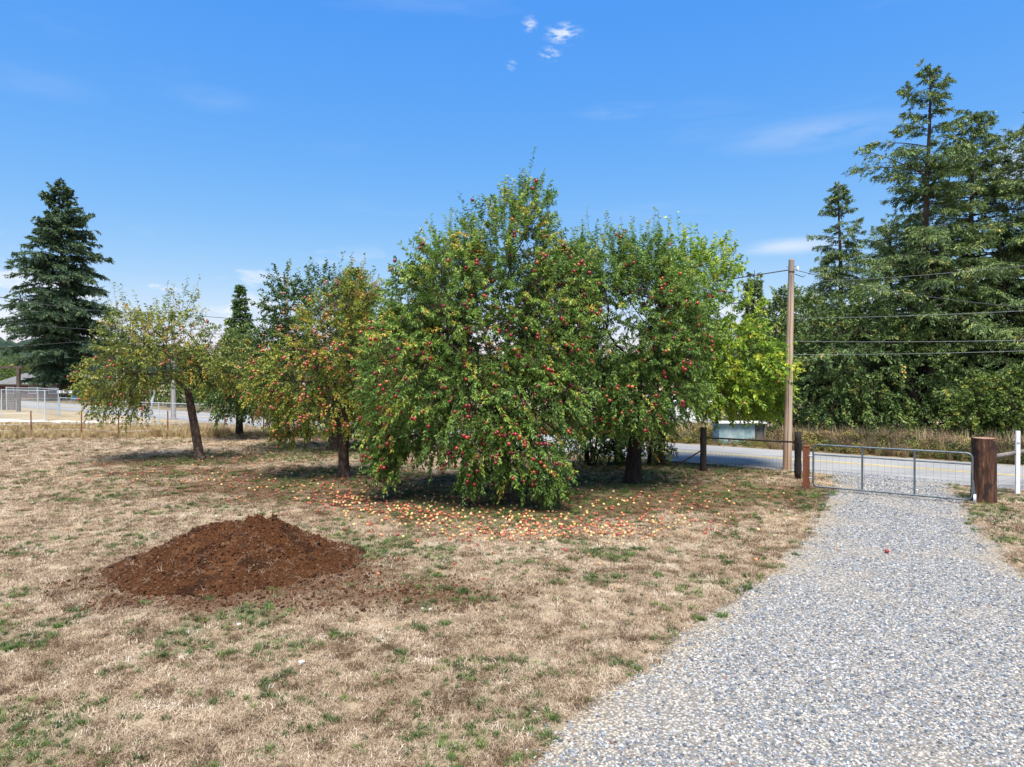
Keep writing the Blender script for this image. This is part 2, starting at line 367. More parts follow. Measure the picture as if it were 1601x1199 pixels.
# gravel drive, road shoulder, road, markings
nr = 150; rowsD = 3.2 + (gD(726) - 3.2) * (np.linspace(0, 1, nr) ** 1.15)
u = np.linspace(0, 1, 33); V = []; E_ = []
for D in rowsD:
    l, r = drive_lr(D); l -= 0.15; r += 0.15
    xs = l + (r - l) * u; y = np.full_like(xs, D)
    V.append(np.stack([xs, y, np.zeros_like(xs)], 1))
V = np.concatenate(V); d_in = drive_in(V[:, 0], V[:, 1])
d_out = np.minimum(V[:, 0] - drive_lr(V[:, 1])[0], drive_lr(V[:, 1])[1] - V[:, 0])
V[:, 2] = np.where(d_in > -0.02, 0.005, -0.03)
# keep the drive short of the road
V = np.where((RN[0] * V[:, 0] + RN[1] * V[:, 1] > R_NEAR - 0.3)[:, None], V - np.concatenate([RN, [0]])[None] * np.maximum(RN[0] * V[:, 0] + RN[1] * V[:, 1] - R_NEAR + 0.3, 0)[:, None], V)
V[:, 2] = np.where(RN[0] * V[:, 0] + RN[1] * V[:, 1] > R_NEAR - 0.32, 0.003, V[:, 2])
ids = np.arange(nr * 33).reshape(nr, 33)
F = np.stack([ids[:-1, :-1], ids[:-1, 1:], ids[1:, 1:], ids[1:, :-1]], -1).reshape(-1, 4)
me = np_mesh('driveway', V, F, {'edge': np.clip(d_out, 0, 3)})
def gravel_mat(name, sandy=True):
    t = NT(name); v = t.coord((1, 1, 1))
    vo = t.n('ShaderNodeTexVoronoi'); t.l(v, vo.inputs['Vector']); vo.inputs['Scale'].default_value = 34
    vd = t.n('ShaderNodeTexVoronoi'); t.l(v, vd.inputs['Vector']); vd.inputs['Scale'].default_value = 34
    sep = t.n('ShaderNodeSeparateColor'); t.l(vo.outputs['Color'], sep.inputs[0])
    st = t.ramp(sep.outputs[0], [(0.0, (0.10, 0.115, 0.135)), (0.3, (0.22, 0.235, 0.255)), (0.55, (0.34, 0.345, 0.345)), (0.8, (0.46, 0.44, 0.40)), (1.0, (0.60, 0.58, 0.54))])
    sand = t.ramp(t.noise(v, 40, 4, 0.7), [(0.3, (0.27, 0.225, 0.165)), (0.7, (0.50, 0.43, 0.33))])
    big = t.noise(v, 0.9, 5, 0.65)
    if sandy:
        e = t.maprange(t.math('ADD', t.attr('edge'), t.math('MULTIPLY', t.math('SUBTRACT', big, 0.5), 1.6)), 0.1, 0.95, 1.0, 0.55)
        f = t.math('MAXIMUM', e, t.maprange(big, 0.56, 0.7, 0.0, 0.7))
    else: f = t.maprange(big, 0.5, 0.7, 0.1, 0.6)
    c = t.mix(f, st, sand)
    gap = t.maprange(vd.outputs['Distance'], 0.25, 0.6, 1.0, 0.45)
    c = t.mix(1.0, c, gap, 'MULTIPLY')
    return t.principled(c, 0.9, 0.2, t.bump(vd.outputs['Distance'], -0.9, 0.015))
M['gravel'] = gravel_mat('drive_gravel'); M['shoulder'] = gravel_mat('shoulder_gravel', False)
drive = tag(obj('driveway', me, M['gravel']), kind='structure')
def strip(name, c0, c1, u0, u1, z, mat, seg=60):
    us = np.linspace(u0, u1, seg); V = []
    for uu in us: V += [road_pt(c0, uu, z), road_pt(c1, uu, z)]
    F = [(2 * i, 2 * i + 1, 2 * i + 3, 2 * i + 2) for i in range(seg - 1)]
    return tag(obj(name, np_mesh(name, V, F), mat), kind='structure')
strip('road_shoulder', R_NEAR - 0.75, R_NEAR + 0.2, -60, 300, 0.010, M['shoulder'])
t = NT('asphalt'); v = t.coord((1, 1, 1)); a1 = t.noise(v, 60, 4, 0.7); a2 = t.noise(t.coord((0.4, 1, 1)), 0.5, 5)
c = t.mix(t.maprange(a2, 0.3, 0.7), t.ramp(a1, [(0.3, (0.14, 0.138, 0.134)), (0.7, (0.27, 0.265, 0.255))]), (0.275, 0.27, 0.26))
M['asphalt'] = t.principled(c, 0.85, 0.25, t.bump(a1, 0.3, 0.005))
strip('road', R_NEAR, R_FAR, -60, 300, 0.016, M['asphalt'])
M['yellow_paint'] = noisy_mat('yellow_road_paint', (0.42, 0.33, 0.13), (0.60, 0.48, 0.20), 7, 0.7, 0.3, bump=0.1)
strip('road_marking', R_MID - 0.17, R_MID - 0.05, -60, 300, 0.021, M['yellow_paint'])
strip('road_marking', R_MID + 0.05, R_MID + 0.17, -60, 300, 0.021, M['yellow_paint'])
M['soil_verge'] = noisy_mat('verge_earth', (0.09, 0.065, 0.035), (0.26, 0.20, 0.11), 3, 0.95, 0.1, bump=0.6, bdist=0.05)
strip('verge', R_FAR, R_FAR + 11, -60, 300, 0.008, M['soil_verge'])

# ------------------------------------------------------------------ scattering
def scatter(name, pts, rot, scl, tint, idx, protos, label=None, cat=None):
    """one object of kind stuff: prototypes instanced on its vertices"""
    n = len(pts); me = bpy.data.meshes.new(name); me.vertices.add(n); me.vertices.foreach_set('co', np.asarray(pts, np.float32).ravel())
    a = me.attributes.new('rot', 'FLOAT_VECTOR', 'POINT'); a.data.foreach_set('vector', np.asarray(rot, np.float32).ravel())
    a = me.attributes.new('scl', 'FLOAT', 'POINT'); a.data.foreach_set('value', np.asarray(scl, np.float32))
    a = me.attributes.new('tint', 'FLOAT', 'POINT'); a.data.foreach_set('value', np.asarray(tint, np.float32))
    a = me.attributes.new('pick', 'INT', 'POINT'); a.data.foreach_set('value', np.asarray(idx, np.int32))
    o = obj(name, me, None); tag(o, label, cat, kind='stuff')
    ng = bpy.data.node_groups.new(name + '_scatter', 'GeometryNodeTree')
    ng.interface.new_socket('Geometry', in_out='INPUT', socket_type='NodeSocketGeometry')
    ng.interface.new_socket('Geometry', in_out='OUTPUT', socket_type='NodeSocketGeometry')
    N = ng.nodes; L = ng.links
    gi = N.new('NodeGroupInput'); go = N.new('NodeGroupOutput'); jn = N.new('GeometryNodeJoinGeometry')
    def named(an, ty):
        q = N.new('GeometryNodeInputNamedAttribute'); q.data_type = ty; q.inputs['Name'].default_value = an; return q.outputs[0]
    ar, asn, ap = named('rot', 'FLOAT_VECTOR'), named('scl', 'FLOAT'), named('pick', 'INT')
    for k, po in enumerate(protos):
        cm = N.new('FunctionNodeCompare'); cm.data_type = 'INT'; cm.operation = 'EQUAL'
        ins = [s for s in cm.inputs if s.type == 'INT']; L.new(ap, ins[0]); ins[1].default_value = k
        oi = N.new('GeometryNodeObjectInfo'); oi.inputs['Object'].default_value = po
        ip = N.new('GeometryNodeInstanceOnPoints')
        L.new(gi.outputs[0], ip.inputs['Points']); L.new(cm.outputs[0], ip.inputs['Selection'])
        L.new(oi.outputs['Geometry'], ip.inputs['Instance']); L.new(ar, ip.inputs['Rotation']); L.new(asn, ip.inputs['Scale'])
        L.new(ip.outputs[0], jn.inputs[0])
    L.new(jn.outputs[0], go.inputs[0])
    md = o.modifiers.new('scatter', 'NODES'); md.node_group = ng
    return o
def proto(name, me, mat):
    me.materials.append(mat); return bpy.data.objects.new(name, me)      # never linked: only its mesh is scattered
def blade_mesh(name, n, R, h0, h1, w, bend, seed, spread=0.5):
    r = np.random.default_rng(seed); V = []; F = []
    for i in range(n):
        a = r.uniform(0, 2 * math.pi); q = R * math.sqrt(r.random()); b = np.array([q * math.cos(a), q * math.sin(a), -0.005])
        az = r.uniform(0, 2 * math.pi); d = np.array([math.cos(az), math.sin(az), 0]); s = np.array([-d[1], d[0], 0])
        h = r.uniform(h0, h1); ww = w * r.uniform(0.6, 1.3); k = bend * r.uniform(0.3, 1.5)
        m = b + d * h * spread * 0.5 + np.array([0, 0, h * 0.62]); tp = m + d * h * k + np.array([0, 0, h * 0.38 * (1.3 - k)])
        j = len(V); V += [b - s * ww, b + s * ww, m - s * ww * 0.8, m + s * ww * 0.8, tp]
        F += [(j, j + 1, j + 3), (j, j + 3, j + 2), (j + 2, j + 3, j + 4)]
    return np_mesh(name, V, F)
M['dry_blade'] = leaf_mat('dry_grass_blade', [(0.0, (0.095, 0.052, 0.026)), (0.25, (0.27, 0.195, 0.12)), (0.6, (0.47, 0.36, 0.25)), (0.85, (0.62, 0.51, 0.38)), (1.0, (0.72, 0.64, 0.52))], 0.75, 0.2, 0.15, True)
M['green_blade'] = leaf_mat('green_grass_blade', [(0.0, (0.030, 0.055, 0.014)), (0.5, (0.085, 0.145, 0.030)), (1.0, (0.19, 0.25, 0.055))], 0.55, 0.3, 0.25, True)
M['tall_blade'] = leaf_mat('tall_dry_grass_blade', [(0.0, (0.13, 0.085, 0.04)), (0.4, (0.36, 0.255, 0.12)), (1.0, (0.56, 0.44, 0.24))], 0.75, 0.2, 0.15, True)
dry_p = [proto('dry_tuft', blade_mesh('dry_tuft', 36, 0.085, 0.012, 0.042, 0.0022, 0.9, 100 + k, 1.0), M['dry_blade']) for k in range(6)]
grn_p = [proto('green_tuft', blade_mesh('green_tuft', 30, 0.045, 0.03, 0.075, 0.0036, 0.7, 200 + k, 0.9), M['green_blade']) for k in range(5)]

reseed(11)
def sample_ground(d0, d1, dens, margin=1.2):
    w = 0.755 * d1 + margin; n = int(dens * (d1 - d0) * 2 * w)
    y = rng.uniform(d0, d1, n); x = rng.uniform(-w, w, n); k = np.abs(x) < 0.755 * y + margin
    x, y = x[k], y[k]
    c = RN[0] * x + RN[1] * y; ok = (c < R_NEAR - 0.75)
    return x[ok], y[ok]
X, Y, S = [], [], []
for d0, d1, dn, sc in ((4.2, 8, 430, 1.0), (8, 12, 260, 1.1), (12, 18, 130, 1.3), (18, 27, 60, 1.6), (27, 36, 30, 2.0)):
    x, y = sample_ground(d0, d1, dn); X.append(x); Y.append(y); S.append(np.full(len(x), sc))
X, Y, S = map(np.concatenate, (X, Y, S))
din = drive_in(X, Y); so = f_soil(X, Y); mh = mound_h(X, Y); bare = fbm(X, Y, 0.55, 21)
keep = (din < 0.02 + 0.1 * rng.random(len(X))) & (mh < 0.05) & (rng.random(len(X)) > so * 0.93) & (rng.random(len(X)) < 0.6 + 1.0 * smooth(0.28, 0.5, bare))
lit = f_litter(X, Y); gr = f_green(X, Y)
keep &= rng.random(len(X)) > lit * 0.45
X, Y, S, lit, gr, din = X[keep], Y[keep], S[keep], lit[keep], gr[keep], din[keep]
isg = rng.random(len(X)) < np.clip(gr * 0.72, 0, 1) * 0.75 + 0.012
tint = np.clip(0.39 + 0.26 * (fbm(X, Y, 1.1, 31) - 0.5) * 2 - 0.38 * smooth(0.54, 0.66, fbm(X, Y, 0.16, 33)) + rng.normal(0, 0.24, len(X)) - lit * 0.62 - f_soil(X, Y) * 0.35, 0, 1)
edge_warm = smooth(-0.5, 0.0, din)
rot = np.stack([rng.normal(0, 0.12, len(X)), rng.normal(0, 0.12, len(X)), rng.uniform(0, 6.28, len(X))], 1)
d = ~isg
scatter('dry_grass', np.stack([X, Y, 0 * X], 1)[d], rot[d], (S * rng.uniform(0.6, 1.35, len(X)))[d], tint[d], rng.integers(0, 6, len(X))[d], dry_p, 'short bleached dead grass covering the lawn', 'grass')
# extra weeds in small bunches
wx, wy = sample_ground(4.2, 22, 4.2); k = (fbm(wx, wy, 2.5, 41) > 0.42) & (drive_in(wx, wy) < 0.25) & (mound_h(wx, wy) < 0.02)
wx, wy = wx[k], wy[k]; reps = rng.integers(2, 9, len(wx)); ws = np.repeat(rng.uniform(0.45, 1.0, len(wx)), reps)
bx = np.repeat(wx, reps) + rng.normal(0, 0.055, reps.sum()); by = np.repeat(wy, reps) + rng.normal(0, 0.055, reps.sum())
gxs = np.concatenate([X[isg], bx]); gys = np.concatenate([Y[isg], by]); gs = np.concatenate([S[isg] * rng.uniform(0.5, 1.0, isg.sum()), ws * rng.uniform(0.7, 1.2, len(bx))])
gt = np.clip(np.concatenate([rng.normal(0.35, 0.25, isg.sum()), np.repeat(rng.uniform(0.1, 0.75, len(wx)), reps)]), 0, 1)
n = len(gxs)
scatter('green_grass', np.stack([gxs, gys, 0 * gxs], 1), np.stack([rng.normal(0, 0.15, n), rng.normal(0, 0.15, n), rng.uniform(0, 6.28, n)], 1), gs, gt, rng.integers(0, 5, n), grn_p, 'green weed tufts dotted through the dead lawn', 'grass')

# gravel stones
def pebble_mesh(name, seed, fl):
    import bmesh
    bm = bmesh.new(); bmesh.ops.create_icosphere(bm, subdivisions=1, radius=1.0); r = np.random.default_rng(seed)
    for v in bm.verts: v.co *= r.uniform(0.75, 1.15); v.co.z *= fl; v.co.y *= 0.8
    me = bpy.data.meshes.new(name); bm.to_mesh(me); bm.free(); return me
t = NT('gravel_stone')
c = t.ramp(t.attr('tint', 'INSTANCER'), [(0.0, (0.055, 0.068, 0.088)), (0.22, (0.13, 0.15, 0.175)), (0.45, (0.26, 0.28, 0.30)), (0.68, (0.45, 0.45, 0.44)), (0.82, (0.52, 0.46, 0.37)), (0.93, (0.66, 0.63, 0.57)), (1.0, (0.20, 0.13, 0.095))])
M['stone'] = t.principled(c, 0.75, 0.3)
peb_p = [proto('pebble', pebble_mesh('pebble', 300 + k, 0.55), M['stone']) for k in range(6)]
X, Y, S = [], [], []
for d0, d1, dn, sc in ((4.0, 7.5, 1900, 0.95), (7.5, 11, 1600, 1.0), (11, 16, 1050, 1.1), (16, 22, 600, 1.3)):
    n = int(dn * (d1 - d0) * (d1 * 0.755 + 2)); y = rng.uniform(d0, d1, n); x = rng.uniform(-1.5, d1 * 0.755 + 2, n)
    k = x < 0.755 * y + 1.2; X.append(x[k]); Y.append(y[k]); S.append(np.full(k.sum(), sc))
X, Y, S = map(np.concatenate, (X, Y, S)); di = drive_in(X, Y); sand = fbm(X, Y, 1.1, 51)
pk = smooth(-0.1, 0.6, di + (fbm(X, Y, 0.7, 52) - 0.5) * 1.2) * (0.92 - 0.65 * smooth(0.54, 0.68, sand)); pk = np.where(di < -0.12, 0.004 * (di > -0.9), np.maximum(pk, 0.12))
k = rng.random(len(X)) < pk; X, Y, S, di = X[k], Y[k], S[k], di[k]; n = len(X)
sz = np.clip(rng.lognormal(math.log(0.0112), 0.36, n), 0.005, 0.027) * S
scatter('gravel', np.stack([X, Y, 0.004 + sz * 0.22], 1), np.stack([rng.normal(0, 0.3, n), rng.normal(0, 0.3, n), rng.uniform(0, 6.28, n)], 1), sz,
        np.where(rng.random(n) < 0.012, 1.0, np.clip(rng.beta(1.3, 2.7, n), 0, 0.95)), rng.integers(0, 6, n), peb_p, 'loose blue-grey crushed stone on the drive', 'gravel')

# ------------------------------------------------------------------ soil mound
xs = np.linspace(-7.5, -1.9, 190); ys = np.linspace(8.9, 12.5, 130); XX, YY = np.meshgrid(xs, ys); xf, yf = XX.ravel(), YY.ravel()
h = mound_h(xf, yf); w = smooth(0.0, 0.25, h)
z = h + w * ((fbm(xf, yf, 0.5, 61) - 0.5) * 0.16 + (fbm(xf, yf, 0.12, 62, 3) - 0.5) * 0.14)
lump = np.exp(-(((xf + 4.12) / 0.42) ** 2 + ((yf - 10.9) / 0.4) ** 2)); z += lump * (fbm(xf, yf, 0.16, 63) - 0.45) * 0.34
z = np.where(h < 0.012, -0.04, z + 0.005)
ids = np.arange(len(xf)).reshape(XX.shape); F = np.stack([ids[:-1, :-1], ids[:-1, 1:], ids[1:, 1:], ids[1:, :-1]], -1).reshape(-1, 4)
F = F[(z[F] > -0.03).any(axis=1)]
t = NT('mound_soil'); v = t.coord((1, 1, 1)); m1 = t.noise(v, 3, 5, 0.6); m2 = t.noise(v, 34, 6, 0.75)
c = t.ramp(m2, [(0.28, (0.018, 0.007, 0.003)), (0.5, (0.082, 0.031, 0.011)), (0.75, (0.21, 0.092, 0.037))])
c = t.mix(t.math('MULTIPLY', t.maprange(m1, 0.5, 0.7), 0.5), c, (0.20, 0.088, 0.038)); m3 = t.noise(t.coord((1, 1, 1), loc=(5, 2, 1)), 2.2, 5, 0.7); c = t.mix(t.math('MULTIPLY', t.maprange(m3, 0.52, 0.62), 0.7), c, (0.022, 0.011, 0.007))
M['mound'] = t.principled(c, 0.95, 0.1, t.bump(m2, 1.0, 0.06))
mound_root = empty('soil_mound', (-4.3, 10.8, 0), 'heap of dark brown crumbly soil on the dry lawn', 'soil heap')
V = np.stack([xf, yf, z], 1) - np.array([-4.3, 10.8, 0])
obj('heap', np_mesh('heap', V, F, smooth_sh=True), M['mound'], mound_root)
def mound_z(x, y):
    j = np.clip(((x - xs[0]) / (xs[1] - xs[0])).round().astype(int), 0, len(xs) - 1); i = np.clip(((y - ys[0]) / (ys[1] - ys[0])).round().astype(int), 0, len(ys) - 1)
    q = z.reshape(XX.shape)[i, j]; ok = (x > xs[0]) & (x < xs[-1]) & (y > ys[0]) & (y < ys[-1]); return np.where(ok, np.maximum(q, 0), 0)
t = NT('soil_clod'); M['clod'] = t.principled(t.ramp(t.attr('tint', 'INSTANCER'), [(0, (0.020, 0.009, 0.005)), (0.5, (0.075, 0.034, 0.017)), (0.9, (0.125, 0.060, 0.030)), (1, (0.17, 0.10, 0.055))]), 0.95, 0.1)
clod_p = [proto('clod', pebble_mesh('clod', 400 + k, 0.8), M['clod']) for k in range(4)]
n = 42000; x = rng.uniform(-7.6, 0.4, n); y = rng.uniform(8.3, 12.5, n); k = rng.random(n) < np.maximum(f_soil(x, y) * 0.75, smooth(0.02, 0.15, mound_h(x, y)) * 0.9)
x, y = x[k], y[k]; n = len(x); sz = np.clip(rng.lognormal(math.log(0.009), 0.6, n), 0.003, 0.05)
scatter('soil_crumbs', np.stack([x, y, mound_z(x, y) + sz * 0.2], 1), rng.uniform(0, 6.28, (n, 3)), sz, rng.random(n), rng.integers(0, 4, n), clod_p, 'loose brown soil crumbs on and around the heap', 'soil')
n = 5200; x = rng.uniform(-7.8, 0.4, n); y = rng.uniform(8.2, 12.4, n); k = rng.random(n) < np.where(mound_h(x, y) > 0.03, 0.28 + 0.5 * (fbm(x, y, 0.5, 71) > 0.6), f_soil(x, y) * 0.8)
x, y = x[k], y[k]; n = len(x)
straw_p = [proto('straw', blade_mesh('straw', 5, 0.05, 0.05, 0.16, 0.0022, 1.4, 500 + k, 1.6), M['dry_blade']) for k in range(3)]
scatter('straw', np.stack([x, y, mound_z(x, y) + 0.004], 1), np.stack([rng.normal(0, 0.5, n), rng.normal(0, 0.5, n), rng.uniform(0, 6.28, n)], 1), rng.uniform(0.2, 0.6, n), rng.uniform(0.05, 0.75, n), rng.integers(0, 3, n), straw_p, 'dry straw strewn over the soil heap', 'straw')

# ------------------------------------------------------------------ tree machinery
def tubes_np(p0, p1, r0, r1, n=5):
    """many separate tapered prisms as arrays"""
    t = norm(p1 - p0); ref = np.where(np.abs(t[:, 2:3]) < 0.9, np.array([[0, 0, 1.0]]), np.array([[1.0, 0, 0]]))
    u = norm(np.cross(ref, t)); w = np.cross(t, u); a = np.arange(n) * 2 * math.pi / n
    ring = u[:, None] * np.cos(a)[None, :, None] + w[:, None] * np.sin(a)[None, :, None]
    A = p0[:, None] + ring * r0[:, None, None]; B = p1[:, None] + ring * r1[:, None, None]
    V = np.concatenate([A, B], 1); m = len(p0); b = (np.arange(m) * 2 * n)[:, None]; k = np.arange(n); k2 = (k + 1) % n
    F = np.stack([b + k, b + k2, b + n + k2, b + n + k], -1).reshape(-1, 4)
    return V.reshape(-1, 3), F
def leaves_np(base, d, L, sag, n, ll, lw, tint_s, tint_j=0.12, fwd=0.55, out=0.85, droop=0.25, t0=0.08, jit=0.0):
    """n leaves along each shoot -> V, F, tint"""
    S = len(base); tt = np.clip(np.linspace(t0, 1.0, n)[None] + rng.normal(0, 0.04, (S, n)), 0.02, 1.05)
    pos = base[:, None] + d[:, None] * (L[:, None] * tt)[..., None]; pos[..., 2] -= sag[:, None] * tt ** 2
    tan = d[:, None] * L[:, None, None] + np.zeros_like(pos); tan[..., 2] -= 2 * sag[:, None] * tt; tan = norm(tan)
    if jit: pos = pos + rng.normal(0, jit, pos.shape)
    rnd = norm(rng.normal(0, 1, pos.shape)); perp = norm(rnd - tan * (rnd * tan).sum(-1, keepdims=True))
    ld = tan * fwd + perp * out; ld[..., 2] -= droop; ld = norm(ld).reshape(-1, 3); pos = pos.reshape(-1, 3)
    up = rng.normal(0, 0.6, pos.shape); up[:, 2] += 1.0
    side = norm(np.cross(ld, up)); nn = np.cross(side, ld)
    l = (ll * rng.uniform(0.65, 1.2, len(pos)))[:, None]; w = l * (lw / ll) * rng.uniform(0.8, 1.2, len(pos))[:, None]
    mid = pos + ld * l * 0.45; tip = pos + ld * l - nn * l * 0.18
    V = np.stack([pos, mid + side * w + nn * w * 0.35, tip, mid - side * w + nn * w * 0.35], 1).reshape(-1, 3)
    b = (np.arange(len(pos)) * 4)[:, None]; F = np.concatenate([b + np.array([[0, 1, 2]]), b + np.array([[0, 2, 3]])], 1).reshape(-1, 3)
    ti = np.clip(np.repeat(tint_s, n) + rng.normal(0, tint_j, len(pos)), 0, 1)
    return V, F, np.repeat(ti, 4)
def grow(nodes, par, targets, bf=0.25, step=0.4, sagk=0.0):
    """join targets to the limb skeleton, nearest and shortest way first"""
    nodes = [np.array(q, float) for q in nodes]; par = list(par); plen = [0.0] * len(nodes)
    for i, p in enumerate(par):
        if p >= 0: plen[i] = plen[p] + np.linalg.norm(nodes[i] - nodes[p])
    T = np.array(targets); alive = np.ones(len(T), bool); best = np.full(len(T), 1e9); bi = np.zeros(len(T), int); tn = np.zeros(len(T), int)
    def upd(i):
        c = np.linalg.norm(T - nodes[i], axis=1) + bf * plen[i]; k = c < best; best[k] = c[k]; bi[k] = i
    for i in range(len(nodes)): upd(i)
    for _ in range(len(T)):
        j = int(np.argmin(np.where(alive, best, 1e9))); alive[j] = False
        p = bi[j]; a = nodes[p]; b = T[j]; dist = np.linalg.norm(b - a); m = max(1, int(dist / step)); last = p
        for q in range(1, m + 1):
            f = q / m; pt = a + (b - a) * f; pt = pt + np.array([0, 0, 0.12 * dist * math.sin(math.pi * f)])
            if q < m: pt = pt + rng.normal(0, 0.05, 3)
            nodes.append(pt); par.append(last); plen.append(plen[last] + np.linalg.norm(pt - nodes[last])); last = len(nodes) - 1; upd(last)
        tn[j] = last
    return np.array(nodes), np.array(par), tn
def trunk_mesh(name, pts, r, mat, parent, base, sides=12, bark=0.10, flare=1.35):
    pts = np.array(pts, float); s = np.concatenate([[0], np.cumsum(np.linalg.norm(np.diff(pts, axis=0), axis=1))])
    m = max(6, int(s[-1] / 0.12)); m = min(m, 70); q = np.linspace(0, s[-1], m)
    c = np.stack([np.interp(q, s, pts[:, k]) for k in range(3)], 1); rr = np.interp(q, s, r)
    rr = rr * (1 + (flare - 1) * np.exp(-q / 0.18)); tan = norm(np.gradient(c, axis=0)); u = norm(np.cross(np.array([0.0, 1, 0]), tan)); w = np.cross(tan, u)
    a = np.arange(sides) * 2 * math.pi / sides; o = rng.random() * 50
    k = 1 + bark * 2 * (fbm(np.cos(a)[None] * 1.5 + o, q[:, None] * 1.6 + np.sin(a)[None] * 1.5, 0.5, 3) - 0.5)
    V = c[:, None] + (u[:, None] * np.cos(a)[None, :, None] + w[:, None] * np.sin(a)[None, :, None]) * (rr[:, None] * k)[..., None]
    V = V.reshape(-1, 3) - base; i = np.arange(m - 1)[:, None] * sides; kk = np.arange(sides); k2 = (kk + 1) % sides
    F = np.stack([i + kk, i + k2, i + sides + k2, i + sides + kk], -1).reshape(-1, 4)
    return obj(name, np_mesh(name, V, F, smooth_sh=True), mat, parent)

def apple_proto(name, mat, r=0.038):
    prof = [(0.0, 0.72), (0.42, 0.92), (0.90, 0.42), (0.97, -0.15), (0.62, -0.78), (0.0, -0.80)]; n = 8; V = []; F = []
    V.append((0, 0, prof[0][1] * r))
    for q, zz in prof[1:-1]: V += [(q * r * math.cos(6.2832 * k / n), q * r * math.sin(6.2832 * k / n), zz * r) for k in range(n)]
    V.append((0, 0, prof[-1][1] * r)); e = len(V) - 1
    for k in range(n):
        k2 = (k + 1) % n; F.append((0, 1 + k, 1 + k2)); F.append((e, 1 + 3 * n + k2, 1 + 3 * n + k))
        for j in range(3): F.append((1 + j * n + k, 1 + (j + 1) * n + k, 1 + (j + 1) * n + k2, 1 + j * n + k2))
    me = bpy.data.meshes.new(name); me.from_pydata(V, [], F); me.polygons.foreach_set('use_smooth', np.ones(len(F), bool)); me.materials.append(mat); me.update(); return me
APPLE = {k: apple_proto('apple', M[k]) for k in ('apple_red', 'apple_pink', 'apple_fallen_red', 'apple_fallen_orange', 'apple_fallen_yellow')}

